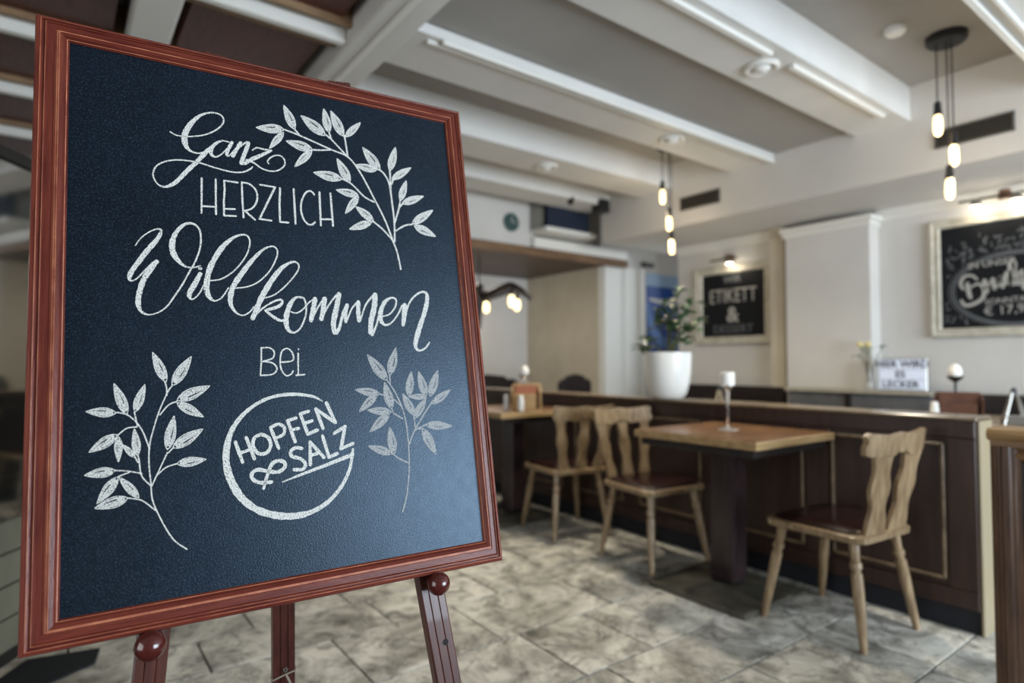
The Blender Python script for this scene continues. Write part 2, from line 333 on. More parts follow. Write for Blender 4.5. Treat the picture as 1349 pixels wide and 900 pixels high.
# vents
def vent(y0, y1, label, z0=2.405, z1=2.515):
    t = thing('air_vent', label, 'vent', (XB, (y0 + y1) / 2, (z0 + z1) / 2)); h = (z1 - z0) / 2; wd = (y1 - y0) / 2
    bx('backing', 'ventback', t, -.004, -.001, -wd, wd, -h, h)
    MB().box(-.014, -.001, -wd, -wd + .01, -h, h).box(-.014, -.001, wd - .01, wd, -h, h).box(-.014, -.001, -wd, wd, -h, -h + .008).box(-.014, -.001, -wd, wd, h - .008, h).build('vent_frame', 'grille', t)
    n = 9
    for k in range(n):
        z = -h + .012 + (2 * h - .024) * (k + .5) / n
        MB().add([(-.012, -wd + .01, z - .003), (-.003, -wd + .01, z + .003), (-.003, wd - .01, z + .003), (-.012, wd - .01, z - .003), (-.012, -wd + .01, z - .001), (-.003, -wd + .01, z + .005), (-.003, wd - .01, z + .005), (-.012, wd - .01, z - .001)],
                 [(0, 1, 2, 3), (4, 7, 6, 5), (0, 3, 7, 4), (1, 5, 6, 2), (0, 4, 5, 1), (2, 6, 7, 3)]).build('slat', 'grille', t)
vent(2.915, 3.30, 'small dark rectangular air vent above the square picture')
vent(1.014, 1.404, 'long dark air vent behind the three bulb pendant at right')

# ceiling spots
def ring(loc, label):
    t = thing('ceiling_spot', label, 'ceiling light', loc, group='round ceiling spots on the beams')
    MB().lathe([(.085, 0), (.088, -.008), (.075, -.018), (.055, -.012), (.05, 0)], n=28).build('trim_ring', 'white', t, True)
    MB().lathe([(.045, 0), (.045, -.012), (.03, -.026), (.012, -.03)], n=20).build('lens', 'pot', t, True)
    l = bpy.data.lights.new('spot_glow', 'SPOT'); l.energy = 75; l.spot_size = 2.4; l.spot_blend = 1; l.color = (1, .89, .70); l.shadow_soft_size = .05
    lo = bpy.data.objects.new('spot_glow', l); COL.objects.link(lo); lo.parent = t; lo.location = (0, 0, -.05)
    return t
ring((2.87, 1.70, ZB), 'round white ceiling spot on the nearest beam, between two bright strips')
ring((3.31, 2.62, ZB), 'round white ceiling spot on the double moulded beam at centre')
ring((3.00, 3.58, ZB), 'small round white ceiling spot on the third beam, above the clock side')
sd = thing('smoke_detector', 'small white domed smoke detector on the ceiling left of the pendant', 'smoke detector', (3.46, 1.30, ZC))
MB().lathe([(.05, 0), (.05, -.02), (.038, -.035), (.015, -.04)], n=20).build('detector_body', 'white', sd, True)

# ------------------------------------------------------------------ pendants
def bulb_parts(t, off, drop, r=.021):
    x, y = off; z = -drop
    MB().tube([(x, y, -.02), (x, y, z + .135)], .0035, 6).build('cable', 'black', t)
    MB().lathe([(.008, .135), (.016, .13), (.018, .09), (.020, .085), (.020, .062), (.012, .06)], (x, y, z), 14).build('socket', 'black', t, True)
    MB().lathe([(.013, .062), (.018, .05), (r, .02), (r, -.025), (.016, -.042), (.005, -.05)], (x, y, z), 16).build('bulb', 'bulb', t, True)
    l = bpy.data.lights.new('bulb_glow', 'POINT'); l.energy = 2.2; l.color = (1, .80, .55); l.shadow_soft_size = .04
    lo = bpy.data.objects.new('bulb_glow', l); COL.objects.link(lo); lo.parent = t; lo.location = (x, y, z - .13)
def pendant(loc, drops, label):
    t = thing('pendant_lamp', label, 'pendant lamp', loc)
    MB().lathe([(.095, 0), (.095, -.03), (.085, -.04), (.02, -.042)], n=24).build('ceiling_rose', 'black', t, True)
    for (x, y, d) in drops: bulb_parts(t, (x, y), d)
    return t
pendant((3.76, 1.17, ZC), ((-.028, .038, .485), (.010, -.020, .655), (.0, -.0, .83)), 'black pendant lamp with three hanging filament bulbs at upper right')
pendant((3.87, 3.10, ZC), ((-.03, .04, .425), (0, 0, .645), (.015, -.01, .83)), 'distant pendant lamp with three stacked filament bulbs above the potted plant')

# ------------------------------------------------------------------ half-height partition
def partition():
    t = thing('partition', 'long dark wood half-height partition with framed panels behind the tables', 'partition', (XP, .859, 0))
    L_ = 4.1
    bx('plinth', 'flatdark', t, .03, .15, .005, L_, 0, .105)
    bx('core', 'dark', t, .012, .158, .0, L_, .10, .85)
    bx('top_rail', 'dark', t, 0, .17, -.0, L_, .79, .862, c=.004)
    bx('bottom_rail', 'dark', t, 0, .17, 0, L_, .1, .175, c=.004)
    bx('top_cap', 'steelcap', t, -.008, .18, -.008, L_, .862, .878, c=.004)
    y = .11; bx('stile', 'dark', t, 0, .03, 0, .1, .175, .79, c=.003)
    k = 0
    while y < L_ - .3:
        y1 = y + .465
        MB().box(.006, .02, y, y1, .2, .766).build('panel', 'dark', t)
        mb = MB()
        for (a, b_, c_, d_) in ((y, y + .014, .2, .766), (y1 - .014, y1, .2, .766), (y, y1, .2, .214), (y, y1, .752, .766)): mb.box(-.006, .012, a, b_, c_, d_, c=.004)
        mb.build('panel_moulding', 'gold', t)
        bx('stile', 'dark', t, 0, .03, y1 + .008, y1 + .126, .175, .79, c=.003)
        y += .6
    bx('end_panel', 'endbeige', t, .018, .165, -.012, 0, 0, .862, c=.003)
    return t
M['steelcap'] = mat('worn_cap_varnish', srgb(128, 112, 92), .22, noise=(srgb(100, 84, 66), 8, 4))
M['endbeige'] = mat('beige_end_panel', srgb(150, 138, 114), .5, noise=(srgb(150, 134, 104), 6, 5), scale=(6, 6, 1))
partition()

def near_partition():
    t = thing('partition_end', 'brown panelled partition close to the camera at the right edge', 'partition', (2.31, .63, 0))
    bx('core', 'dark2', t, .02, .12, -1.1, -.012, 0, .86)
    # top cap with rounded nosing
    MB().prism([(-.006, .862), (-.016, .872), (-.018, .884), (-.010, .896), (.0, .9), (.13, .9), (.14, .89), (.14, .862)], 'y', -1.1, .006).build('top_cap', 'capgold', t)
    MB().prism([(.02, .80), (.0, .812), (-.004, .826), (.006, .834), (-.006, .846), (-.006, .862), (.02, .862)], 'y', -1.1, -.0).build('top_moulding', 'capgold2', t)
    # vertical mitred frame moulding
    prof = [(0, .02), (0, -.004), (-.012, -.008), (-.018, -.004), (-.024, -.004), (-.030, -.010), (-.046, -.010), (-.052, -.004), (-.058, -.004), (-.064, .001), (-.072, .006), (-.072, .02)]
    MB().prism([(b_, a) for a, b_ in prof], 'z', 0, .845).build('frame_moulding', 'postwood', t)
    bx('panel', 'dark2', t, .006, .02, -1.0, -.072, 0, .80)
    return t
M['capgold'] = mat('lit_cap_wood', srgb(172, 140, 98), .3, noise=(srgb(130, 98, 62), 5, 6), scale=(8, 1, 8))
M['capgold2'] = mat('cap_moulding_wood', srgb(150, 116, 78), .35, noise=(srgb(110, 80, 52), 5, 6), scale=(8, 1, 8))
M['postwood'] = mat('speckled_post_wood', srgb(104, 76, 56), .36, noise=(srgb(62, 44, 34), 5, 9), scale=(9, 9, 1.2), bump=.15)
near_partition()

# ------------------------------------------------------------------ tables
def table(loc, label, rz=0):
    t = thing('table', label, 'table', loc, rz, None)
    W, D = .325, .325
    bx('tabletop', 'oak', t, -W, W, -D, D, .735, .773, c=.006)
    MB().box(-W - .004, W + .004, -D - .004, -D, .738, .770, c=.0015).box(-W - .004, -W, -D, D, .738, .770, c=.0015).box(-W - .004, W + .004, D, D + .004, .738, .770, c=.0015).build('edge_band', 'oakedge', t)
    MB().box(-W + .02, W - .02, -D + .02, D - .02, .70, .735, c=.004).build('underframe', 'dark2', t)
    bx('column', 'colwood', t, -.0, .12, .0, .14, .03, .70, c=.012)
    bx('base_plate', 'metal', t, -.26, .25, -.225, .315, 0, .026, c=.008)
    for k in range(11):
        y = -.24 + k * .022; bx('sheen_rib', 'metal', t, .125, .24, y, y + .009, .026, .031, c=.001)  # low bars stand in for a striped reflection on the plate
    return t
M['colwood'] = mat('glossy_column_laminate', srgb(60, 46, 46), .2, noise=(srgb(40, 32, 34), 5, 5), scale=(8, 8, 1))
t1 = table((2.622, 1.735, 0), 'square wooden pedestal table with white candle on it, right of centre')
copy_thing(t1, (2.622, 3.52, 0), 0, 'wooden pedestal table behind the board, carrying a pale wooden caddy')
def long_table(loc, label, W=.55, D=.6):
    t = thing('table', label, 'table', loc)
    bx('tabletop', 'greytop', t, -W, W, -D, D, .735, .773, c=.006)
    bx('underframe', 'dark2', t, -W + .03, W - .03, -D + .03, D - .03, .70, .735)
    bx('column', 'colwood', t, -.06, .06, -.06, .06, .03, .70, c=.01)
    bx('base_plate', 'metal', t, -.26, .26, -.27, .27, 0, .028, c=.008)
M['greytop'] = mat('pale_sheen_tabletop', srgb(176, 158, 132), .22, noise=(srgb(140, 120, 96), 4, 5), scale=(1, 8, 1))  # pale tan-grey has the top's reflection put into the colour
long_table((4.15, 1.2, 0), 'pale table behind the partition with red-brown caddy')
long_table((4.15, 2.95, 0), 'pale table behind the partition right of the potted plant', D=.45)

# ------------------------------------------------------------------ chairs
def leg_mb(x, y, tx, ty):
    prof = [(0, .013), (.16, .0165), (.55, .0215), (.70, .0215), (.715, .016), (.735, .016), (.75, .0225), (.80, .0225), (.815, .017), (.9, .019), (1, .020)]
    mb = MB(); mb.tube([(x + (tx - x) * u, y + (ty - y) * u, .40 * u) for u, r in prof], [r for u, r in prof], 12); return mb
def splat(x0, wd, zb=.43, zt=.745, yb=-.19, yt=-.235, waist=.72, lean=0):
    n = 14; vs = []; fs = []
    for i in range(n + 1):
        u = i / n; z = zb + (zt - zb) * u; y = yb + (yt - yb) * u
        s = 1 - (1 - waist) * (math.exp(-((u - .34) / .15) ** 2) + .8 * math.exp(-((u - .8) / .14) ** 2)) + .08 * math.exp(-((u - .57) / .1) ** 2)
        xc = x0 + lean * (u - .5)
        for (sx, sy) in ((-1, -1), (1, -1), (1, 1), (-1, 1)): vs.append((xc + sx * wd / 2 * s, y + sy * .008, z))
    for i in range(n):
        for k in range(4): fs.append((i * 4 + k, i * 4 + (k + 1) % 4, i * 4 + 4 + (k + 1) % 4, i * 4 + 4 + k))
    fs += [(3, 2, 1, 0), (n * 4, n * 4 + 1, n * 4 + 2, n * 4 + 3)]
    return MB().add(vs, fs)
def chair(label, splats):
    t = thing('dining_chair', label, 'chair', group=None)
    # seat: rounded trapezoid plank plus leather pad
    def outline(w1, w2, d, r, z, n=6):
        P = []
        for cx_, cy_, a0 in ((w1 - r, d - r, 0), (-w1 + r, d - r, PI / 2), (-w2 + r, -d + r, PI), (w2 - r, -d + r, 1.5 * PI)):
            for k in range(n + 1): a = a0 + PI / 2 * k / n; P.append((cx_ + r * math.cos(a), cy_ + r * math.sin(a), z))
        return P
    def loft(rings):
        mb = MB(); vs = sum(rings, []); n = len(rings[0])
        fs = [(i * n + k, i * n + (k + 1) % n, (i + 1) * n + (k + 1) % n, (i + 1) * n + k) for i in range(len(rings) - 1) for k in range(n)]
        fs += [tuple(range(n - 1, -1, -1)), tuple(range((len(rings) - 1) * n, len(rings) * n))]
        return mb.add(vs, fs)
    loft([outline(.205, .185, .195, .05, .395), outline(.218, .198, .21, .055, .402), outline(.22, .2, .212, .055, .424), outline(.212, .192, .204, .05, .43)]).build('seat', 'beech', t, True)
    loft([outline(.20, .178, .178, .05, .43), outline(.204, .182, .184, .05, .438), outline(.19, .168, .17, .05, .447), outline(.12, .11, .10, .04, .450)]).build('seat_pad', 'leather', t, True)
    for (x, y, tx, ty) in ((-.215, .21, -.16, .15), (.215, .21, .16, .15), (-.2, -.21, -.15, -.15), (.2, -.21, .15, -.15)):
        leg_mb(x, y, tx, ty).build('leg', 'beech', t, True)
    # top rail, curved, with scrolled ears
    pts = [(-.215, .748), (-.222, .775), (-.212, .800), (-.222, .822), (-.205, .834), (-.15, .828), (-.07, .822), (0, .830), (.07, .822), (.15, .828), (.205, .834), (.222, .822), (.212, .800), (.222, .775), (.215, .748), (.17, .738), (.12, .742), (.07, .735), (.035, .752), (-.035, .752), (-.07, .735), (-.12, .742), (-.17, .738)]
    vs = []; n = len(pts)
    for s in (-1, 1):
        for x, z in pts: vs.append((x, -.262 - .15 * (z - .78) + .55 * x * x + s * .011, z))
    bm = bmesh.new(); a = [bm.verts.new(v) for v in vs[:n]]; b_ = [bm.verts.new(v) for v in vs[n:]]
    bm.faces.new(a[::-1]); bm.faces.new(b_)
    for i in range(n): bm.faces.new((a[i], a[(i + 1) % n], b_[(i + 1) % n], b_[i]))
    bmesh.ops.triangulate(bm, faces=[f for f in bm.faces if len(f.verts) > 4]); bm.verts.index_update()
    MB().add([v.co for v in bm.verts], [[v.index for v in f.verts] for f in bm.faces]).build('top_rail', 'beech', t); bm.free()
    for x0, wd, lean in splats:
        splat(x0, wd, lean=lean, yt=-.25 + .3 * x0 * x0).build('back_splat', 'beech', t)
    return t
c1 = chair('light wooden chair with dark seat standing nearest, its back by the partition end', [(-.095, .135, -.03), (.095, .135, .03)])
c1.location = (2.68, 1.27, 0); c1.rotation_euler = (0, 0, math.radians(-5))
g = None
c2 = chair('light wooden chair left of the candle table, facing it, its back to the plant side', [(-.15, .07, -.05), (0, .075, 0), (.15, .07, .05)])
c2.location = (2.70, 2.30, 0); c2.rotation_euler = (0, 0, PI - math.radians(5))
copy_thing(c2, (2.705, 3.035, 0), math.radians(-12), 'light wooden chair pulled up to the caddy table, seen from behind')
copy_thing(c2, (2.58, 4.22, 0), PI, 'light wooden chair beyond the caddy table, mostly hidden by the board')

# ------------------------------------------------------------------ picture wall
def text_mesh(s, size, name, m, parent, loc, rot, bold=.0, shear=0, align='CENTER', sx=1):
    cu = bpy.data.curves.new('txt', 'FONT'); cu.body = s; cu.size = size; cu.align_x = align; cu.align_y = 'CENTER'; cu.extrude = .0012; cu.offset = bold; cu.shear = shear; cu.resolution_u = 3
    o = bpy.data.objects.new('txt', cu); COL.objects.link(o); bpy.context.view_layer.update()
    dg = bpy.context.evaluated_depsgraph_get(); me = bpy.data.meshes.new_from_object(o.evaluated_get(dg)); bpy.data.objects.remove(o)
    me.materials.clear(); me.materials.append(M[m]); r = bpy.data.objects.new(name, me); COL.objects.link(r); r.parent = parent; r.location = loc; r.rotation_euler = rot; r.scale = (sx, 1, 1)
    return r
def wall_frame(name, label, y0, y1, z0, z1, fw):
    """frame hung on wall_right; local x runs along -Y of the room, local z up, front toward -X"""
    t = thing(name, label, 'picture', (XW, (y0 + y1) / 2, (z0 + z1) / 2), -PI / 2)
    W, H = (y1 - y0) / 2, (z1 - z0) / 2
    C = [(-W, H), (W, H), (W, -H), (-W, -H)]; I = [(-W + fw, H - fw), (W - fw, H - fw), (W - fw, -H + fw), (-W + fw, -H + fw)]
    prof = [(0, 0), (0, .03), (.12, .042), (.3, .042), (.36, .03), (.6, .026), (.7, .034), (.88, .034), (1, .018), (1, .004)]
    for k in range(4):
        j = (k + 1) % 4; vs = []
        for s, h in prof:
            for q in (k, j): vs.append((C[q][0] + s * (I[q][0] - C[q][0]), -h, C[q][1] + s * (I[q][1] - C[q][1])))
        MB().add(vs, [(2 * i, 2 * i + 1, 2 * i + 3, 2 * i + 2) for i in range(len(prof) - 1)]).build('frame_rail', 'cfg', t, fix=False)
    bx('slate_panel', 'slate2', t, -W + fw - .003, W - fw + .003, -.012, -.004, -H + fw - .003, H - fw + .003)
    return t, W - fw, H - fw
RX = (PI / 2, 0, 0)
def ribbon(mb, pts, off, e=0):
    n = len(pts); vs = []
    for i, (x, z, w_) in enumerate(pts):
        a = pts[max(i - 1, 0)]; b_ = pts[min(i + 1, n - 1)]; dx, dz = b_[0] - a[0], b_[1] - a[1]; l = math.hypot(dx, dz) or 1
        nx, nz = -dz / l * w_ / 2, dx / l * w_ / 2
        vs += [(x + nx, off, z + nz), (x - nx, off, z - nz)]
    fs = [(2 * i, 2 * i + 1, 2 * i + 3, 2 * i + 2) for i in range(n - 1)]
    # rounded ends
    mb.add(vs, fs)
    for q in (0, n - 1):
        x, z, w_ = pts[q]; k = 8
        mb.add([(x + w_ / 2 * math.cos(2 * PI * j / k), off - .00001, z + w_ / 2 * math.sin(2 * PI * j / k)) for j in range(k)], [tuple(range(k))])
def slab(mb, d):    # give the flat strokes a real thickness d toward +y
    return mb
p2, hw, hh = wall_frame('framed_chalk_sign', 'large cream-framed chalk sign with an oval and lettering, on the right wall', -.35, 1.735, 1.345, 2.02, .06)
p2.location.y = (.73 + 1.735) / 2 - .0
# keep left edge at Y 1.735: frame spans to Y .35 outside the picture
for ch in list(p2.children): bpy.data.objects.remove(ch)
bpy.data.objects.remove(p2)
p2, hw, hh = wall_frame('framed_chalk_sign', 'large cream-framed chalk sign with an oval and lettering, on the right wall', .70, 1.725, 1.28, 2.13, .065)
def onwall(px, py, ox, oy, sc):
    r_ = _F * FPX + _R * (ox + px / sc - CX) - _U * (oy + py / sc - CY); t_ = (XW - .0135) / r_[0]; P_ = CAM + r_ * t_
    return (1.2125 - P_[1], P_[2] - 1.705)
TOPP, BOTP, LEFP = onwall(560, 262, 1220, 280, 5), onwall(560, 735, 1220, 280, 5), onwall(172, 500, 1220, 280, 5)
RZ_ = (TOPP[1] - BOTP[1]) / 2; CZ_ = (TOPP[1] + BOTP[1]) / 2; RX_ = .36; cxl = LEFP[0] + RX_
mb = MB()
for rr, ww in ((1.0, .012), (1.06, .006), (.955, .005)):
    ribbon(mb, [(cxl + RX_ * rr * math.cos(a), CZ_ + RZ_ * rr * math.sin(a), ww) for a in [2 * PI * k / 48 for k in range(49)]], -.0135)
mb.build('chalk_oval', 'chalk3', p2, fix=False)
mb = MB(); rnd = random.Random(3)
for k in range(300):
    a = rnd.uniform(0, 2 * PI); r = rnd.uniform(1.12, 1.7); x, z = cxl + RX_ * r * math.cos(a), CZ_ + RZ_ * r * math.sin(a)
    if abs(x) > hw - .03 or abs(z) > hh - .03: continue
    t_ = rnd.uniform(0, PI); l = rnd.uniform(.012, .026); ribbon(mb, [(x - l * math.cos(t_), z - l * math.sin(t_), .002), (x, z, rnd.uniform(.008, .014)), (x + l * math.cos(t_), z + l * math.sin(t_), .002)], -.0135)
tag(mb.build('chalk_leaves', 'chalk3', p2, fix=False), kind='stuff')
_q = onwall(430, 335, 1220, 280, 5); text_mesh('IN UNSER', 0.062, 'chalk_word', 'chalk2', p2, (_q[0], -.0135, _q[1]), (PI / 2, -.05, 0))
mb = MB()
for st in ([(272,470,26),(280,520,30),(292,560,26)], [(335,440,16),(300,415,18),(250,425,20),(228,470,22),(245,505,18)], [(285,500,12),(340,470,18),(380,500,24),(375,560,26),(320,600,26),(260,612,24),(232,580,18)],
           [(385,450,30),(400,520,30)], [(400,500,12),(430,450,14),(450,455,20)], [(440,440,28),(452,500,28)], [(455,500,14),(485,470,14),(490,420,26),(505,490,26)], [(520,470,26),(530,400,26),(555,400,18),(558,470,26)],
           [(560,470,12),(585,470,22),(600,440,14)], [(568,470,30),(556,400,26),(552,335,22),(575,312,14),(592,345,12),(580,410,12)], [(580,430,12),(600,395,20),(612,420,26),(610,470,26)], [(630,385,26),(632,440,26),(648,500,26)], [(655,480,14),(680,400,26),(690,480,26)], [(700,480,22),(710,320,22),(725,400,20),(750,400,22),(752,480,22)]):
    pts_ = [(*onwall(a_, b_, 1220, 280, 5), c_ / 5 * .0046) for a_, b_, c_ in st]; ribbon(mb, spline(pts_, 5), -.0138)
mb.build('chalk_word', 'chalk2', p2, fix=False)
_q = onwall(560, 575, 1220, 280, 5); text_mesh('SONNTAGS', 0.055, 'chalk_word', 'chalk2', p2, (_q[0], -.0135, _q[1]), (PI / 2, -.05, 0))
_q = onwall(540, 640, 1220, 280, 5); text_mesh('€ 17,90', 0.085, 'chalk_word', 'chalk2', p2, (_q[0], -.0135, _q[1]), (PI / 2, -.05, 0))
p1, hw1, hh1 = wall_frame('framed_chalk_menu', 'square cream-framed chalk menu board behind the potted plant', 2.96, 3.77, 1.275, 2.03, .075)
text_mesh('WIR', .1, 'chalk_word', 'chalk3', p1, (0, -.0135, .24), RX, .002)
text_mesh('ETIKETT', .19, 'chalk_word', 'chalk2', p1, (0, -.0135, .08), RX, .0, sx=.72)
text_mesh('&', .2, 'chalk_word', 'chalk2', p1, (0, -.0135, -.1), RX, .004)
text_mesh('DESSERT', .11, 'chalk_word', 'chalk3', p1, (0, -.0135, -.235), RX, .0, sx=1)
# picture lights
def picture_light(y, ln, spots, label, z, base=0):
    t = thing('picture_light', label, 'wall lamp', (XW, y, z))
    MB().tube([(-.12, -ln / 2, 0), (-.12, ln / 2, 0)], .008, 8).build('bar', 'black', t)
    MB().lathe([(.04, -.03), (.04, .03), (.03, .035)], (-.02, base, .02), 16).build('wall_base', 'shade', t, True)
    MB().tube([(-.02, base, .02), (-.12, base, 0)], .01, 8).build('arm', 'black', t)
    for s in spots:
        u = MB(); u.lathe([(.016, .0), (.03, -.02), (.034, -.045)], (-.12, s, .0), 14).build('lamp_head', 'steel', t, True)
        MB().lathe([(.030, -.044), (.031, -.05), (.02, -.056)], (-.12, s, 0), 14).build('lens', 'spotlit', t, True)
        l = bpy.data.lights.new('spot_glow', 'POINT'); l.energy = .9; l.color = (1, .87, .68); l.shadow_soft_size = .03
        lo = bpy.data.objects.new('spot_glow', l); COL.objects.link(lo); lo.parent = t; lo.location = (-.12, s, -.085)
picture_light(3.38, .30, (-.06,), 'small picture lamp glowing above the square chalk menu', 2.075, .0)
picture_light(1.25, .52, (-.02 + .18, -.06), 'black bar picture lamp with bright spots above the large chalk sign', 2.215, .02)

# ------------------------------------------------------------------ wall bench, ledge, small things behind the partition
b = thing('wall_bench', 'dark upholstered bench running along the wall under the large chalk sign', 'bench', (5.1, .6, 0))
bx('backrest', 'dark2', b, -.07, 0, -1.2, 1.03, .45, .885, c=.01)
bx('seat', 'leather', b, -.5, -.07, -1.2, 1.03, .38, .47, c=.02)
bx('seat_base', 'dark2', b, -.45, -.07, -1.2, 1.03, 0, .38)
b = thing('ledge_cabinet', 'low grey-fronted ledge unit by the pillar carrying the lightbox', 'cabinet', (4.93, 2.3, 0))
bx('body', 'greyseat', b, -.13, .03, -.66, .35, 0, .872)
bx('ledge_top', 'ledge', b, -.16, .035, -.68, .37, .872, .897, c=.004)
bx('end_post', 'dark2', b, -.15, -.13, -.14, -.10, .1, .872)
b = thing('wall_bench', 'dark bench along the wall left of the pillar, behind the white candle', 'bench', (5.1, 3.35, 0))
bx('backrest', 'dark2', b, -.1, -.02, -.55, .62, .45, .89, c=.01)
bx('seat', 'leather', b, -.5, -.1, -.55, .62, .38, .47, c=.02)
bx('seat_base', 'dark2', b, -.45, -.1, -.55, .62, 0, .38)

lb = thing('lightbox_sign', 'small white lightbox with rows of dark letters on the ledge', 'lightbox', (4.88, 1.835, .897), -PI / 2 + .05)
bx('case', 'steel', lb, -.155, .155, -.015, .03, 0, .235, c=.004)
for k, s in enumerate(('HIER WIRD', 'ES', 'LECKER')):
    bx('row_panel', 'lightbox', lb, -.148, .148, -.019, -.015, .226 - .073 * (k + 1) + .004, .226 - .073 * k)
    text_mesh(s, .068, 'letters', 'ink', lb, ((0, -.01, -.01)[k], -.0205, .226 - .073 * k - .035), RX, .001)
vs_ = thing('flower_vase', 'slim glass vase with pale flowers on the ledge beside the pillar', 'vase', (4.87, 2.06, .897))
MB().lathe([(.03, 0), (.032, .02), (.02, .08), (.016, .14), (.024, .2), (.022, .2), (.014, .14), (.017, .08), (.026, .02), (.0, .012)], n=16).build('vase_body', 'glass', vs_, True)
rnd = random.Random(5)
for (dx, dy, dz, b_) in ((-.02, .05, .33, 1), (.0, .02, .30, 0), (.02, -.10, .34, 0), (-.01, .07, .27, 0), (0, .0, .33, 1)):
    MB().tube(spline([(0, 0, .05), (dx * .3, dy * .3, .18), (dx, dy, dz)], 4), .003, 6).build('flower_stem', 'stem', vs_)
    if b_: MB().lathe([(.004, -.015), (.02, 0), (.026, .02), (.012, .03)], (dx, dy, dz), 10).build('bloom', 'bloom', vs_, True)
    for k in range(5):
        a = rnd.uniform(0, 6.28); l = .05
        x, y, z = dx, dy, dz - .02
        MB().add([(x, y, z), (x + l * .5 * math.cos(a) - .01 * math.sin(a), y + l * .5 * math.sin(a) + .01 * math.cos(a), z + .012), (x + l * math.cos(a), y + l * math.sin(a), z - .008), (x + l * .5 * math.cos(a) + .01 * math.sin(a), y + l * .5 * math.sin(a) - .01 * math.cos(a), z + .008)], [(0, 1, 2, 3)]).build('leaf', 'leaf', vs_)

def caddy(loc, rz, label, m, m2, wd=.2, h=.17):
    t = thing('table_caddy', label, 'caddy', loc, rz)
    bx('bottom', m, t, -wd / 2, wd / 2, -.06, .06, 0, .01)
    bx('back_panel', m, t, -wd / 2 + .01, wd / 2 - .01, .0, .008, .01, h, c=.003)
    bx('front_panel', m2, t, -wd / 2 + .012, wd / 2 - .03, -.055, -.047, .01, h * .62, c=.003)
    for s in (-1, 1): MB().prism([(-.06, .01), (.06, .01), (.06, h * .6), (.015, h * .95), (-.06, h * .7)], 'x', s * (wd / 2 - .006), s * wd / 2).build('side_panel', m, t)
    bx('menu_card', 'salmon' if m == 'box' else 'redbox', t, -wd / 2 + .03, wd / 2 - .03, -.03, -.02, .01, h * .92)
    return t
caddy((4.12, 1.27, .773), -PI / 2 + .35, 'red-brown wooden caddy on the pale table behind the partition end', 'redbox', 'redbox', .23, .16)
caddy((2.60, 3.32, .773), -.75, 'pale wooden caddy with terracotta card on the table next to the board', 'box', 'box', .2, .185)
def shaker(loc, label):
    t = thing('salt_shaker', label, 'shaker', loc)
    MB().lathe([(.017, 0), (.021, .004), (.021, .07), (.017, .082)], n=16).build('shaker_body', 'paper', t, True)
    MB().lathe([(.018, .082), (.018, .1), (.012, .106)], n=16).build('shaker_cap', 'pot', t, True)
shaker((4.0, 1.345, .773), 'white salt shaker in front of the red-brown caddy')
shaker((2.505, 3.26, .773), 'white salt shaker in front of the pale wooden caddy')
shaker((2.50, 3.42, .773), 'white salt shaker left of the pale wooden caddy')
def ball_candle(loc, label, base_m='glass', hgt=.14, r=.036):
    t = thing('candle_holder', label, 'candle holder', loc)
    MB().lathe([(.035, 0), (.035, .005), (.008, .012), (.006, hgt * .5), (.007, hgt - .03), (.03, hgt - .012), (.045, hgt + .006), (.041, hgt + .008), (.026, hgt - .006), (.0, hgt - .01)], n=20).build('holder', base_m, t, True)
    return t
def candle(loc, label, kind='ball', r=.036):
    t = thing('candle', label, 'candle', loc)
    if kind == 'ball': MB().lathe([(.012, 0), (r * .8, r * .35), (r, r * 1.05), (r * .86, r * 1.8), (r * .4, r * 2.35), (.004, r * 2.5)], n=20).build('wax_body', 'wax', t, True)
    else: MB().lathe([(r, 0), (r, .06), (r * .93, .063), (r * .9, .058)], n=24).build('wax_body', 'wax', t, True)
    z = r * 2.5 if kind == 'ball' else .058
    MB().tube([(0, 0, z - .004), (0.001, 0, z + .01)], .0012, 5).build('wick', 'black', t)
ball_candle((4.25, 1.32, .773), 'stemmed candle dish behind the red-brown caddy', 'black', .24, .036)
candle((4.25, 1.32, .765 + .24), 'egg-shaped white candle in the stemmed dish at right', 'ball', .036)
ball_candle((2.66, 3.42, .773), 'stemmed candle dish behind the pale wooden caddy', 'glass', .235)
candle((2.66, 3.42, .765 + .235), 'round white candle above the pale wooden caddy', 'ball', .032)
# stemmed glass with candle on the near table
th = thing('candle_holder', 'tall slim glass candle stand on the near wooden table', 'candle holder', (2.64, 1.77, .773))
MB().lathe([(.048, 0), (.048, .003), (.012, .008), (.006, .02), (.005, .10), (.008, .15), (.012, .19), (.024, .21), (.030, .213), (.030, .217), (.0, .217)], n=24).build('holder', 'glass', th, True)
MB().lathe([(.05, .0), (.05, .001), (.01, .004)], (0, 0, .0), 24).build('foot', 'paper', th, True)
candle((2.64, 1.77, .9902), 'squat white pillar candle on the tall slim glass stand', 'pillar', .034)
def pyramid(loc, label, m, h=.17, r=.05):
    t = thing('table_stand', label, 'table stand', loc, .4)
    P = [(-r, -r, 0), (r, -r, 0), (r, r, 0), (-r, r, 0)]
    for k in range(4): MB().tube([P[k], (P[k][0] * .15, P[k][1] * .15, h)], .006, 6).build('strut', m, t)
    MB().box(-r * .9, r * .9, -r * .9, r * .9, 0, .05, c=.004).build('base_block', m, t)
    MB().lathe([(.012, h - .01), (.014, h + .01), (.008, h + .025)], n=12).build('finial', 'black', t, True)
pyramid((4.02, .99, .773), 'glass and metal pyramid stand right of the red-brown caddy', 'steel')
pyramid((3.72, 2.26 + .3, .773), 'beige pyramid-shaped stand behind the partition left of the pillar', 'endbeige', .14, .03)

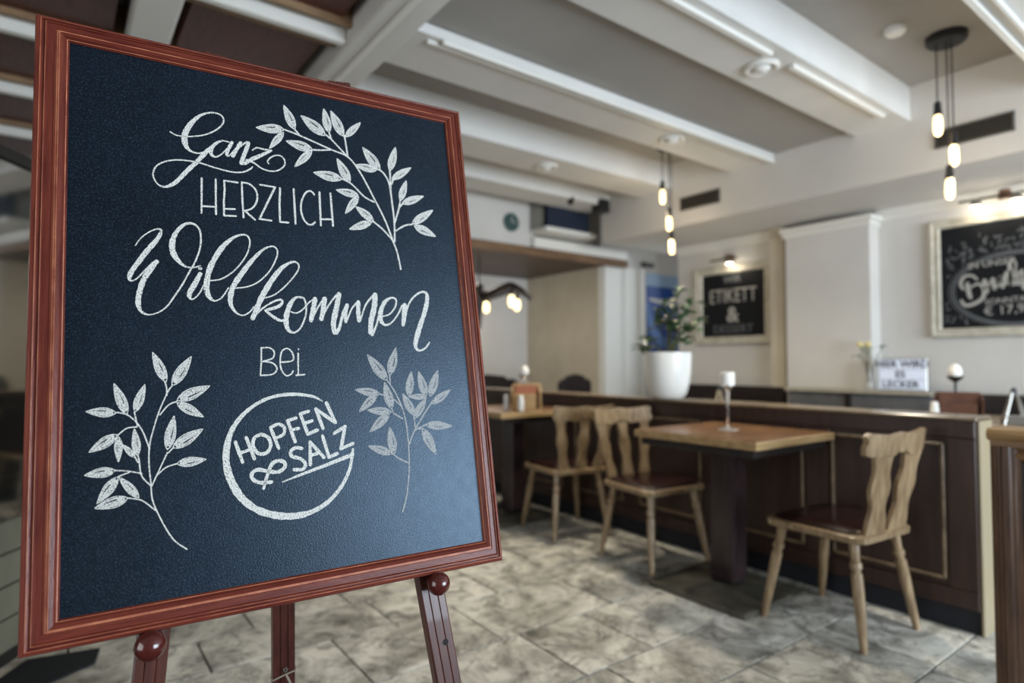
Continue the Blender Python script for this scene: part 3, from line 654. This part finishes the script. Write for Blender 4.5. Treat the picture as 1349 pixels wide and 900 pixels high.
# ------------------------------------------------------------------ potted plant
pp = thing('potted_plant', 'leafy green plant in a white tapered pot on the partition', 'plant', (XP + .085, 2.47, .878))
MB().lathe([(.082, 0), (.095, .006), (.115, .035), (.130, .09), (.141, .17), (.146, .27), (.146, .285), (.140, .287), (.136, .27), (.0, .262)], n=36).build('pot', 'pot', pp, True)
MB().lathe([(.134, .262), (.12, .268), (.0, .27)], n=20).build('soil', 'soil', pp, True)
rnd = random.Random(11)
def leaf(mbp, p, d, l, wd, m='leaf'):
    d = Vector(d).normalized(); s = d.cross(Vector((0, 0, 1))); s = s.normalized() if s.length > .05 else Vector((1, 0, 0)); up = s.cross(d)
    p = Vector(p); vs = []; n = 6
    for i in range(n + 1):
        u = i / n; w_ = wd * math.sin(PI * min(1, u * .94 + .05)) ** .8; c = p + d * l * u + up * (.18 * l * math.sin(PI * u * .8) - .25 * l * u * u)
        vs += [c - s * w_ + up * w_ * .35, c, c + s * w_ + up * w_ * .35]
    fs = []
    for i in range(n): fs += [(3 * i, 3 * i + 1, 3 * i + 4, 3 * i + 3), (3 * i + 1, 3 * i + 2, 3 * i + 5, 3 * i + 4)]
    o = MB().add(vs, fs).build('leaf', m, mbp, True, fix=False); return o
R3 = Vector(_R.tolist()); F3 = Vector(_F0.tolist())
for (rx, h, fx) in ((-.17, .06, .02), (-.20, -.0, -.04), (-.09, .20, .05), (.0, .30, .02), (.02, .40, -.06), (.06, .24, -.05), (.12, .32, .0), (.17, .20, .04), (-.02, .16, -.1), (.09, .14, -.08), (-.04, .26, -.02), (.05, .06, -.13)):
    rx += .035; top = R3 * rx + F3 * fx + Vector((0, 0, .27 + h)); st = R3 * rx * .12 + F3 * fx * .2 + Vector((0, 0, .262)); mid = (top + st) / 2 + Vector((0, 0, .06))
    pts = spline([tuple(st), tuple(mid), tuple(top)], 5)
    MB().tube(pts, [.005 - .003 * i / len(pts) for i in range(len(pts))], 6).build('plant_stem', 'stem', pp)
    for k in range(5):
        i = int(len(pts) * (.4 + .6 * (k + 1) / 5)); q = pts[min(i, len(pts) - 1)]
        a = rnd.uniform(0, 2 * PI); leaf(pp, q, (math.cos(a), math.sin(a), rnd.uniform(-.2, .5)), rnd.uniform(.10, .14), rnd.uniform(.022, .032))

# ------------------------------------------------------------------ far left area
cp = thing('wooden_canopy', 'brown wooden canopy over the rear nook with plank underside', 'canopy', (2.0, 4.66, 2.16))
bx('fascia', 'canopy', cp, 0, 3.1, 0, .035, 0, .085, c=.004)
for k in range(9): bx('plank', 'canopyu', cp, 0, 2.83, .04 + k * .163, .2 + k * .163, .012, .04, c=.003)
bx('roof', 'white', cp, 1.75, 3.1, .0, .32, .085, .19, c=.01)
bx('roof_board', 'white', cp, 0, 2.83, .04, 1.48, .041, .088)
ac = thing('air_conditioner', 'dark navy box-shaped air conditioner on a white shelf below the ceiling', 'air conditioner', (3.80, 4.50, 2.425))
bx('housing', 'navy', ac, 0, .56, 0, .25, 0, .28, c=.012)
for k in range(6): bx('louvre', 'navy', ac, .03, .53, -.008, .0, .03 + k * .04, .05 + k * .04, c=.001)
bx('shelf_bracket', 'steel', ac, -.06, -.02, .05, .2, 0, .26)
sh = tag(bx('shelf', 'white', None, 3.74, 4.42, 4.46, 4.97, 2.375, 2.423, c=.008), 'white shelf board beneath the navy air conditioner', 'shelf')
spk = thing('wall_speaker', 'small black speaker mounted on the bulkhead beside the air conditioner', 'speaker', (XB - .002, 4.17, 2.6))
bx('cabinet', 'black', spk, -.16, -.04, -.07, .07, -.05, .07, c=.01)
bx('bracket', 'black', spk, -.04, 0, -.02, .02, -.02, .02)
MB().lathe([(.045, -.162), (.04, -.166), (.01, -.17)], n=16).build('speaker_cone', 'ventback', spk, True).rotation_euler = (0, PI / 2, 0)
spk.children[-1].location = (-.325, 0, .01)
ck = thing('wall_clock', 'round dark teal wall clock on the white wall above the canopy', 'clock', (3.50, 4.72, 2.465), 0)
M['teal'] = mat('dark_teal', srgb(58, 84, 82), .4); M['tealr'] = mat('clock_face', srgb(44, 56, 60), .5)
o = MB().lathe([(.088, 0), (.09, .02), (.075, .03), (.07, .02)], n=32).build('clock_rim', 'teal', ck, True); o.rotation_euler = (PI / 2, 0, 0)
o = MB().lathe([(.07, .0), (.07, .018), (.02, .02)], n=32).build('clock_face', 'tealr', ck, True); o.rotation_euler = (PI / 2, 0, 0)
MB().box(-.003, .003, -.026, -.022, 0, .05).box(0, .04, -.026, -.022, -.003, .003).build('clock_hands', 'paper', ck)

po = thing('blue_poster', 'tall blue poster with pale band and swirl, behind the potted plant', 'poster', (5.9, 4.84, 0))
bx('sheet', 'blue', po, -.31, .33, -.012, 0, 1.2, 2.17)
bx('top_band', 'bluel', po, -.31, .33, -.014, -.012, 2.02, 2.17)
mb = MB(); ribbon(mb, spline([(-.29, 1.8, .05), (-.2, 1.5, .11), (.05, 1.32, .13), (.28, 1.3, .05)], 8), -.0145); mb.build('pale_swirl', 'bluem', po, fix=False)
mb = MB(); ribbon(mb, spline([(-.25, 1.86, .03), (0, 1.84, .06), (.28, 1.88, .07)], 8), -.0148); mb.build('white_band', 'paper', po, fix=False)
ds = tag(bx('exit_sensor', 'black', None, 5.52, 5.72, 4.80, 4.85, 2.24, 2.29, c=.01), 'small dark box on the wall above the blue poster', 'sensor')

# rustic antler-like wooden lamp
al = thing('wooden_arm_lamp', 'dark carved wooden lamp with drooping arms and bulbs under the canopy', 'pendant lamp', (3.42, 5.15, 1.82))
MB().tube([(0, 0, .355), (0, 0, .0)], .008, 6).build('rod', 'black', al)
MB().lathe([(.02, .09), (.05, .06), (.03, 0), (.06, -.05), (.045, -.14), (.02, -.38)], n=14).build('hub', 'dark2', al, True)
for k in range(6):
    a = -.25 + k * PI / 3; dx, dy = math.cos(a), math.sin(a)
    pts = spline([(dx * .03, dy * .03, -.06), (dx * .17, dy * .17, -.02), (dx * .3, dy * .3, .02), (dx * .4, dy * .4, .04), (dx * .5, dy * .5, .0), (dx * .58, dy * .58, -.05)], 5)
    MB().tube(pts, [.03 - .015 * i / len(pts) for i in range(len(pts))], 8, flat=1.5).build('arm', 'dark2', al, True)
    MB().lathe([(.014, .03), (.02, 0), (.02, -.04)], (dx * .42, dy * .42, -.02), 10).build('socket', 'black', al, True)
    MB().lathe([(.018, -.06), (.03, -.08), (.036, -.13), (.024, -.17), (.006, -.18)], (dx * .42, dy * .42, .0), 12).build('bulb', 'bulb', al, True)
l = bpy.data.lights.new('lamp_glow', 'POINT'); l.energy = 5; l.color = (1, .82, .6); l.shadow_soft_size = .3
lo = bpy.data.objects.new('lamp_glow', l); COL.objects.link(lo); lo.parent = al; lo.location = (.1, 0, -.35)

# dark high-back benches in the nook
def arched_bench(loc, rz, W, label, h=1.0):
    t = thing('high_back_bench', label, 'bench', loc, rz)
    pts = [(-W, .3), (-W, h - .09), (-W * .8, h - .05), (-W * .65, h - .06), (-W * .5, h - .02), (0, h), (W * .5, h - .02), (W * .65, h - .06), (W * .8, h - .05), (W, h - .09), (W, .3)]
    MB().prism(pts, 'y', -.02, .03).build('backrest', 'dark2', t)
    bx('seat', 'leather', t, -W, W, -.45, -.02, .40, .45, c=.01)
    bx('seat_base', 'dark2', t, -W, W, -.40, -.02, 0, .40)
    return t
arched_bench((4.25, 4.62, 0), 0, .21, 'dark high-back bench with arched top beyond the partition, right one', .985)
arched_bench((3.80, 5.55, 0), 0, .42, 'dark high-back bench with arched top behind the round candle, left one', .97)

# glass cabinet behind the left edge of the board
gc = thing('glass_cabinet', 'tall glass-fronted cabinet with grey slatted base, left of the board', 'cabinet', (-.167, 2.81, 0), math.atan2(.08, .05))
bx('base_box', 'gdoor', gc, -1.2, 1.0, .01, .6, .06, .53)
for k in range(4): bx('base_board', 'gdoor', gc, -1.2, 1.0, -.008, .01, .065 + k * .118, .176 + k * .118, c=.004)
bx('plinth', 'black', gc, -1.18, .98, .02, .58, 0, .06)
bx('back_wall', 'gdark', gc, -1.2, 1.0, .58, .6, .53, 1.86)
bx('top_frame', 'black', gc, -1.2, 1.0, -.01, .6, 1.83, 1.87)
for x in (-1.2, -.45, .35, .97): bx('upright', 'gpale', gc, x, x + .03, -.005, .025, .53, 1.83)
bx('glass_pane', 'cabglass', gc, -1.17, .97, .006, .010, .53, 1.83)

# ------------------------------------------------------------------ chalkboard on its easel
AU = np.array([0.99570707, -0.09235021, 0.00623471]); BU = np.array([-0.00918564, -0.16561465, -0.98614776])
BU -= AU * (AU @ BU); BU /= np.linalg.norm(BU); NV = np.cross(AU, BU); C0 = np.array([0.31227073, 1.02454481, 1.17729701])
MAT = Matrix(((AU[0], NV[0], -BU[0], C0[0]), (AU[1], NV[1], -BU[1], C0[1]), (AU[2], NV[2], -BU[2], C0[2]), (0, 0, 0, 1)))
def onplane(x, y, d):      # photograph pixel -> local (x, z) on the board plane set back by d
    r = _F * FPX + _R * (x - CX) - _U * (y - CY); p0 = C0 + NV * d - CAM; t = (p0 @ NV) / (r @ NV); p = r * t - p0
    return float(p @ AU), float(-p @ BU)
bd = thing('framed_chalkboard', 'large chalkboard in a red-brown moulded frame, lettered in white chalk', 'chalkboard'); bd.matrix_world = MAT
OUT = [(-.3569, .450), (.3435, .450), (.3569, -.450), (-.3435, -.450)]
INN = [(-.3148, .4195), (.3112, .4215), (.3232, -.4100), (-.303, -.4125)]
PD = .010
prof = [(0, -.022), (0, -.006), (.03, -.001), (.06, .001), (.16, .002), (.175, .0035), (.20, .004), (.24, .0035), (.26, .001), (.30, .001), (.315, .003), (.335, .0035), (.36, .0025), (.38, .0005), (.60, .0005), (.615, .0025), (.64, .0025), (.655, .0005), (.70, .0005), (.715, .002), (.74, .002), (.86, -.001), (.93, -.005), (.955, -.0055), (.97, -.0075), (1, -.009), (1, -.012)]
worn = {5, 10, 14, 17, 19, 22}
rname = ('frame_rail', 'frame_rail', 'frame_rail', 'frame_rail')
for k in range(4):
    j = (k + 1) % 4; vs = []; fs = []; mm = []
    nseg = 12
    for s, h in prof:
        for q in range(nseg + 1):
            u = q / nseg; a = np.array(OUT[k]) + s * (np.array(INN[k]) - np.array(OUT[k])); b_ = np.array(OUT[j]) + s * (np.array(INN[j]) - np.array(OUT[j]))
            c_ = a * (1 - u) + b_ * u; vs.append((c_[0], -h, c_[1]))
    mb = MB(); mb.add(vs, [])
    for i in range(len(prof) - 1):
        for q in range(nseg):
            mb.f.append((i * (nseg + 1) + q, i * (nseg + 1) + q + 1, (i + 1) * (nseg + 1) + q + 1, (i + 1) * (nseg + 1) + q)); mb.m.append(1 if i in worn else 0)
    # back face
    n0 = len(prof) - 1
    mb.f.append((0, nseg, n0 * (nseg + 1) + nseg, n0 * (nseg + 1))); mb.m.append(0)
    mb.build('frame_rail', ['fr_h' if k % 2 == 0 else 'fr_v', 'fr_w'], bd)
e = .004
vsp = [(INN[0][0] - e, INN[0][1] + e), (INN[1][0] + e, INN[1][1] + e), (INN[2][0] + e, INN[2][1] - e), (INN[3][0] - e, INN[3][1] - e)]
MB().prism(vsp, 'y', PD, PD + .008).build('slate_panel', 'slate', bd)

# --- chalk strokes: (x, y, width) read off enlarged views; each view has its origin and scale
def to_board(pts, view, wdef):
    ox, oy, sc = view; out = []; w_ = wdef
    for p in pts:
        if len(p) > 2: w_ = p[2]
        out.append((ox + p[0] / sc, oy + p[1] / sc, w_ / sc))
    return out
_lay = [0]
def stroke(mb, pts, view, wdef, smooth=True, jit=.12):
    P = to_board(pts, view, wdef)
    if smooth and len(P) > 2: P = spline(P, 6)
    else:
        Q = []
        for a, b_ in zip(P[:-1], P[1:]):
            for k in range(4): Q.append(tuple(a[i] + (b_[i] - a[i]) * k / 4 for i in range(3)))
        P = Q + [P[-1]]
    out = []
    for i, (x, y, w_) in enumerate(P):
        d = PD - .0004; x0, z0 = onplane(x, y, d); x1, _ = onplane(x + 1, y, d); _, z1 = onplane(x, y + 1, d)
        s = (abs(x1 - x0) + abs(z1 - z0)) / 2
        out.append((x0, z0, max(w_ * .86, .9) * s * (1 + random.uniform(-jit, jit))))
    _lay[0] = (_lay[0] + 1) % 12
    ribbon(mb, out, PD - .0004 - _lay[0] * .00002)
G = (180, 120, 6.0)
mb = MB()
for s in ([(265,322,13),(310,347),(370,358),(450,358),(540,345),(620,312),(672,270),(688,232),(672,195),(630,175),(570,172,16),(500,195,26),(440,245,38),(400,300,48),(380,350,50),(380,400,50),(400,450,34),(440,480,18),(490,492,14),(520,485,12)],
          [(590,438,14),(545,485,40),(480,555,38),(400,630,38),(310,720,38),(240,755,26),(190,750,14),(150,715,13),(130,660,13),(150,600,14),(210,562),(300,545),(400,550),(500,568),(600,600),(700,628),(780,643),(850,638),(900,615),(915,600,10)],
          [(735,405,12),(680,393,14),(625,415,26),(590,460,32),(590,500,30),(625,520,16),(670,500,12),(720,450,12),(760,405,12)],
          [(755,405,28),(730,450,30),(712,500,26),(730,512,12),(770,470,12),(830,405,12)],
          [(820,410,30),(790,460,32),(760,515,32)], [(760,500,12),(820,440,12),(870,400,14)], [(885,410,32),(860,480,34),(840,530,36),(830,570,38)],
          [(915,468,12),(950,448,13),(1000,460,16),(1050,470,20)], [(1065,470,18),(980,510,32),(900,545,34),(855,575,28)],
          [(870,545,20),(930,570,16),(985,610,14),(1050,632,13),(1110,630),(1160,600),(1172,560),(1150,520),(1105,508),(1060,525),(1035,555),(1045,575,10)]):
    stroke(mb, s, G, 13)
mb.build('chalk_word', 'chalk', bd, fix=False)
H_ = (250, 220, 6.745); mb = MB()
for s in ([(106,100),(104,410)], [(230,108),(233,420)], [(110,348),(235,355)], [(305,120),(310,200),(303,300),(305,430)], [(305,122),(425,138)], [(310,372),(400,375)], [(305,432),(412,437)],
          [(462,135),(468,300),(478,450)], [(490,390),(580,470)], [(625,158),(758,180)], [(758,180),(620,462)], [(620,462),(725,477)], [(802,185),(797,330),(802,488)], [(802,488),(878,495)], [(923,195),(940,505)],
          [(1152,225),(1165,520)], [(1250,235),(1273,525)], [(1160,465),(1268,465)]): stroke(mb, s, H_, 19, False)
stroke(mb, [(462,138),(520,148),(575,190),(600,250),(590,320),(550,370),(490,390)], H_, 18)
stroke(mb, [(1105,245),(1075,215),(1030,230),(995,300),(988,380),(1010,460),(1050,508),(1085,512),(1112,492)], H_, 18)
mb.build('chalk_word', 'chalk', bd, fix=False)
W4 = (150, 280, 5.626); W5 = (340, 320, 4.736); mb = MB()
for s in ([(160,245,8),(200,190,10),(270,140,12),(330,122,14),(350,140,22),(320,200,38),(250,280,42),(180,370,44),(130,440,44),(115,485,32),(130,507,14),(170,490,12),(230,430,14),(290,370,14)],
          [(315,365,38),(265,430,44),(220,500,44),(190,590,44),(180,670,40),(200,730,26),(250,757,13),(320,745,12),(390,700,14),(450,620,14),(510,530,14),(560,440,14),(600,370,14),(635,280,14),(645,200,14),(635,130,16),(600,90,18),(550,80,24),(500,105,28),(455,160,36),(432,230,46),(440,300,48),(480,360,36),(530,400,16),(590,408,12),(640,395,10)],
          [(636,415,26),(644,416,26)], [(640,455,34),(600,530,42),(560,600,42),(570,640,20),(600,635,12),(640,590,12),(665,540,12)],
          [(720,505,12),(790,495),(870,450),(940,380),(990,300),(1008,220),(990,175,14),(950,165,16),(890,185,24),(820,240,38),(760,320,44),(710,420,46),(690,510,44),(690,580,44),(710,630,34),(750,655,14),(800,630,12),(850,560,12)],
          [(910,560,12),(990,550),(1070,515),(1150,440),(1200,350),(1213,290),(1195,258,12),(1160,252,14),(1100,280,20),(1020,360,36),(950,450,44),(890,540,44),(865,620,42),(870,690,34),(910,745,16),(960,762,12),(1010,735,12),(1035,700,12)]):
    stroke(mb, s, W4, 12)
for s in ([(35,345,10),(100,325),(170,270),(235,195),(255,150,10),(240,122,12),(205,122,18),(150,155,28),(95,220,36),(50,290,38),(20,345,38),(-10,415,36),(-33,470,34)],
          [(-30,465,14),(0,435,12),(40,400,12),(100,365,14),(140,355,16),(152,370,16),(130,395,24),(80,412,22),(45,420,14)], [(45,422,16),(100,465,22),(140,485,20),(175,480,12)],
          [(285,345,12),(240,340,16),(205,375,30),(180,440,36),(175,500,36),(190,545,26),(225,560,14),(265,530,12),(295,460,12),(300,400,12),(288,350,12),(265,338,12)], [(205,430,10),(240,438),(280,415),(320,370),(355,350,12)],
          [(355,350,34),(345,410,34),(330,485,30)], [(335,480,10),(375,400,12),(410,350,14)], [(415,350,32),(405,420,32),(395,475,30)], [(400,470,10),(440,390,12),(490,325,14)],
          [(505,320,32),(490,400,38),(470,500,38),(478,560,30)], [(490,565,20),(510,520,22),(530,440,20),(552,390,16)], [(555,388,26),(545,440,28),(548,492,24)],
          [(555,485,10),(585,410,12),(620,370,14)], [(625,370,28),(625,430,30),(630,485,28)], [(640,480,10),(670,390,12),(715,330,14)], [(730,325,32),(725,400,38),(705,490,38),(702,560,34)],
          [(712,575,18),(738,515,14),(755,450,12),(775,440,10)], [(770,460,10),(820,445),(855,400,12),(860,355,12),(830,343,14),(790,370,26),(765,430,34),(765,480,30),(790,512,16),(830,500,12),(870,450,12),(900,390,12)],
          [(915,388,30),(910,450,30),(905,512,24)], [(915,500,10),(930,410,12),(960,350,12),(1010,310,14),(1045,312,20),(1055,350,28),(1040,430,30),(1010,520,34),(985,610,32),(985,655,24),(1010,672,14),(1045,655,12),(1068,622,10)]):
    stroke(mb, s, W5, 12)
mb.build('chalk_word', 'chalk', bd, fix=False)
mb = MB()
for s in ([(20,655),(20,740),(15,825)], [(252,663),(252,666)], [(250,690),(250,825)], [(238,827),(290,822)]): stroke(mb, s, W5, 11, False)
for s in ([(20,655),(70,655),(100,680),(90,720),(30,740)], [(30,740),(90,750),(118,785),(90,820),(15,827)], [(140,745),(215,735),(215,690),(185,660),(150,675),(138,730),(145,790),(175,828),(205,820),(218,800)]): stroke(mb, s, W5, 11)
mb.build('chalk_word', 'chalk', bd, fix=False)
E7 = (280, 500, 4.5); mb = MB()
for s in ([(135,370),(178,490)], [(200,345),(248,470)], [(155,440),(225,415)], [(345,290),(392,408)], [(445,245),(490,370)], [(445,245),(495,228)], [(465,300),(510,290)],
          [(520,205),(565,325)], [(520,205),(570,188)], [(540,262),(590,245)], [(565,325),(620,300)], [(612,175),(655,290)], [(612,175),(725,255)], [(675,140),(728,255)],
          [(578,370),(580,505)], [(578,370),(660,462)], [(580,452),(630,436)], [(652,335),(690,460)], [(690,462),(738,440)], [(720,320),(785,280)], [(785,280),(762,410)], [(762,410),(832,380)]): stroke(mb, s, E7, 23, False)
stroke(mb, [(290,325),(250,345),(240,392),(270,438),(320,435),(345,390),(330,345),(290,325)], E7, 24)
stroke(mb, [(345,285),(390,265),(425,285),(420,325),(370,350)], E7, 22)
stroke(mb, [(530,410),(495,405),(465,425),(470,455),(520,470),(550,500),(535,532),(485,535)], E7, 24)
mb.build('chalk_word', 'chalk', bd, fix=False)
mb = MB()
stroke(mb, [(303,648,18),(318,590,22),(350,505,26),(390,482),(425,492),(428,520),(390,548),(330,545),(270,535),(236,555),(236,588),(280,612),(350,608)], E7, 24)
stroke(mb, [(415,608,8),(520,566,18),(680,505,24),(830,445,28)], E7, 20, False)
stroke(mb, [(650,128,8),(590,100,18),(480,88,24),(370,100,22),(270,140,24),(180,210,28),(115,300,34),(85,400,42),(82,500,46),(110,600,50),(170,700,52),(260,770,48),(370,805,50),(480,810,46),(580,788,36),(680,730,30),(760,640,26),(810,540,22),(826,460,22),(832,415,16)], E7, 24)
mb.build('chalk_emblem', 'chalk', bd, fix=False)
def branch(view, stems, leaves, m1, m2, sw, lw):
    mb = MB(); mf = MB()
    for s in stems: stroke(mb, [(p[0], p[1]) for p in s], view, sw)
    ox, oy, sc = view
    for (bx_, by_, tx, ty) in leaves:
        L_ = math.hypot(tx - bx_, ty - by_); nx, ny = -(ty - by_) / L_, (tx - bx_) / L_
        def P(u, v): return (bx_ + (tx - bx_) * u + nx * v * L_, by_ + (ty - by_) * u + ny * v * L_)
        us = (0, .12, .3, .5, .72, .88, 1)
        ws = [0, .085, .14, .145, .10, .05, 0]
        stroke(mb, [P(u, w_ * lw) for u, w_ in zip(us, ws)], view, sw * .75)
        stroke(mb, [P(u, -w_ * lw) for u, w_ in zip(us, ws)], view, sw * .75)
        # chalk fill: hatching strokes along the blade, leaving a thin dark vein beside them
        for v0 in (-.62, -.30, .02, .34, .64):
            seg = [P(u, w_ * lw * v0) for u, w_ in zip(us[1:6], ws[1:6])]
            if v0 == .34: seg = seg[:2]
            stroke(mf, seg, view, L_ * .07 * lw)
    mb.add(mf.v, mf.f, 1); mb.build('chalk_branch', [m1, m2], bd, fix=False)
branch((330, 120, 3.748),
    [[(742,880),(725,800),(705,745),(665,640),(610,530),(540,400),(480,325),(400,290),(300,245),(220,210),(165,190)], [(712,745),(710,650),(700,560),(685,460),(660,410),(635,388)], [(692,480),(688,390)], [(697,460),(705,432)],
     [(712,650),(730,590),(740,540)], [(733,577),(752,555)], [(718,690),(760,665),(800,658)], [(705,740),(650,680),(600,640)], [(610,548),(560,520),(500,460),(450,432)], [(480,325),(472,270),(463,218)], [(480,325),(400,240),(370,215)], [(400,290),(350,292),(305,290)], [(400,240),(388,205)], [(218,190),(240,215)]],
    [(700,435,790,380),(740,540,768,445),(750,555,852,520),(800,655,898,590),(810,665,912,717),(605,640,522,572),(597,648,490,682),(490,450,428,335),(450,435,313,402),(530,515,425,488),(532,520,470,603),(620,392,518,365),(638,390,555,280),(688,392,715,280),(470,225,542,157),(457,222,397,100),(368,218,250,122),(388,205,362,90),(305,290,178,247),(302,295,220,372),(218,188,165,72),(165,190,30,180),(162,205,95,282)], 'chalk', 'chalkf', 9, 1)
branch((90, 450, 3.105),
    [[(485,850),(430,810),(380,730),(345,650),(338,580),(330,500),(332,430),(345,370),(370,290),(405,210),(425,180)], [(403,220),(402,190),(395,165)], [(375,300),(410,260),(445,245)], [(332,440),(300,360),(250,305),(200,290)], [(283,345),(270,288)], [(280,350),(240,355),(200,385)], [(338,590),(300,550),(290,490),(283,460)], [(285,495),(272,472)], [(300,540),(240,530),(190,528)], [(355,690),(300,650),(240,640)], [(250,535),(205,552)], [(342,590),(370,530),(405,455)], [(410,455),(428,435)], [(365,545),(400,515),(445,500)]],
    [(425,180,503,62),(400,165,345,45),(445,240,578,182),(445,252,552,308),(195,292,73,287),(240,298,187,173),(272,288,313,177),(200,382,85,453),(205,390,205,492),(283,467,270,358),(272,473,222,422),(192,528,67,548),(203,555,118,662),(288,638,208,556),(243,640,108,683),(405,442,433,305),(428,435,550,358),(445,500,563,482)], 'chalk', 'chalkf', 6.5, 1)
branch((450, 440, 3.6),
    [[(290,842),(310,760),(320,640),(318,540),(308,440),(290,360),(255,280),(215,220)], [(230,235),(228,195)], [(285,345),(240,305),(180,285)], [(290,403),(245,375)], [(318,612),(270,590),(240,565)], [(320,525),(345,460),(385,390),(430,320)], [(350,455),(400,430)], [(365,450),(385,450)], [(348,440),(343,385)], [(245,375),(238,355)]],
    [(215,220,123,100),(228,195,257,67),(180,285,67,265),(165,290,85,368),(238,355,203,230),(235,370,122,362),(225,378,135,465),(248,570,228,443),(238,568,128,533),(420,295,455,175),(430,330,513,267),(400,432,522,437),(385,450,447,570),(343,385,290,285),(345,400,400,305),(318,295,330,180),(400,295,365,180),(400,298,320,298)], 'chalkc', 'chalkc', 8, 1)

# --- easel
ez = thing('easel', 'red-brown tripod easel with round pegs holding the chalkboard', 'easel'); ez.matrix_world = MAT
def easel_leg(top, bot, wd, y0, y1):
    """front leg in the plane of the board: reeded face with two grooves"""
    ax = Vector((bot[0] - top[0], 0, bot[1] - top[1])); ax.normalize(); sd_ = Vector((ax.z, 0, -ax.x))
    pr = [(-.5, y1), (-.5, y0 + .003), (-.44, y0), (-.20, y0), (-.185, y0 + .003), (-.16, y0 + .003), (-.145, y0), (.145, y0), (.16, y0 + .003), (.185, y0 + .003), (.20, y0), (.44, y0), (.5, y0 + .003), (.5, y1)]
    mb = MB(); n = len(pr); vs = []
    for p in (top, bot):
        for s, y in pr: vs.append((p[0] + sd_.x * s * wd, y, p[1] + sd_.z * s * wd))
    fs = [(i, (i + 1) % n, (i + 1) % n + n, i + n) for i in range(n)] + [tuple(range(n - 1, -1, -1)), tuple(range(n, 2 * n))]
    mb.add(vs, fs)
    for i in (3, 4, 5, 7, 8, 9): mb.m[i] = 1
    return mb.build('front_leg', ['leg', 'legw'], ez)
easel_leg((-.1105, .470), (-.264, -1.186), .041, .026, .046)
easel_leg((.102, .472), (.3165, -1.186), .045, .026, .046)
for (px, py, r) in ((198, 851, .0195), (578, 769, .0195)):
    x, z = onplane(px, py, -.004)
    MB().lathe([(r * math.sin(a), -r * math.cos(a)) for a in [PI * (k + .3) / 16 for k in range(16)]], (0, 0, 0), 24).build('knob', 'knob', ez, True).location = (x, -.004, z)
    MB().tube([(x, .0, z), (x, .03, z)], .011, 16).build('peg', 'leg', ez, True)
x, z = onplane(587, 846, .026)
MB().tube([(x, .0252, z), (x, .027, z)], .0052, 16).build('peg_hole_shade', 'ventback', ez)  # dark disc on the leg face, painted as the shade inside a hole
MI = MAT.inverted()
def wl_(p): return MI @ Vector(p)
a = wl_((.318, 1.135, 1.60)); b_ = wl_((.40, 1.335, 0))
# rear leg: rectangular bar with faint grooves
axv = (b_ - a).normalized(); sx_ = Vector((1, 0, 0)); sx_ = (sx_ - axv * sx_.dot(axv)).normalized(); nx_ = axv.cross(sx_)
if nx_.y > 0: nx_ = -nx_
mb = MB(); pr = [(-.021, .01), (-.021, -.01), (-.009, -.01), (-.008, -.008), (-.006, -.008), (-.005, -.01), (.005, -.01), (.006, -.008), (.008, -.008), (.009, -.01), (.021, -.01), (.021, .01)]
n = len(pr); vs = [p + sx_ * s - nx_ * h for p in (a, b_) for s, h in [(q[0], q[1]) for q in pr]]
mb.add(vs, [(i, (i + 1) % n, (i + 1) % n + n, i + n) for i in range(n)] + [tuple(range(n - 1, -1, -1)), tuple(range(n, 2 * n))])
mb.build('rear_leg', 'leg', ez)
def on_rear(t, dx=0, df=.013): return a + (b_ - a) * t + sx_ * dx + nx_ * df
tt = .70
eye = MB(); eye.tube([on_rear(tt - .006, .002 + .0035 * math.cos(q), .0145) + axv * .0035 * math.sin(q) for q in [2 * PI * k / 10 for k in range(11)]], .0015, 6); eye.build('screw_eye', 'steel', ez)
MB().tube([on_rear(tt + .004, -.024, .0), on_rear(tt + .004, -.021, .0125), on_rear(tt + .002, -.008, .013), on_rear(tt, .002, .014), on_rear(tt - .001, .021, .0125), on_rear(tt - .001, .024, 0)], .0016, 6).build('wire_wrap', 'rope', ez)
q0 = on_rear(tt, .003, .015); q3 = Vector((.285, .03, -.86))
pts = []
for k in range(31):
    u = k / 30; p = q0 * (1 - u) + q3 * u; p = p + Vector((0, 0, -.10 * math.sin(PI * u) - 0)); p = p + Vector((-.012 * math.sin(PI * u), 0, 0)); pts.append(p)
MB().tube(pts, .0022, 6).build('tether_cord', 'rope', ez)
# flat dark patch on the floor at lower left
mt = MB().prism([(-.15, 2.76), (-.07, 2.89), (.15, 2.84), (.13, 2.72), (-.04, 2.62), (-.28, 2.42), (-.36, 2.46)], 'z', .0015, .010).build('floor_patch', 'flatdark'); tag(mt, 'flat dark patch on the floor at the cabinet foot', 'mat')
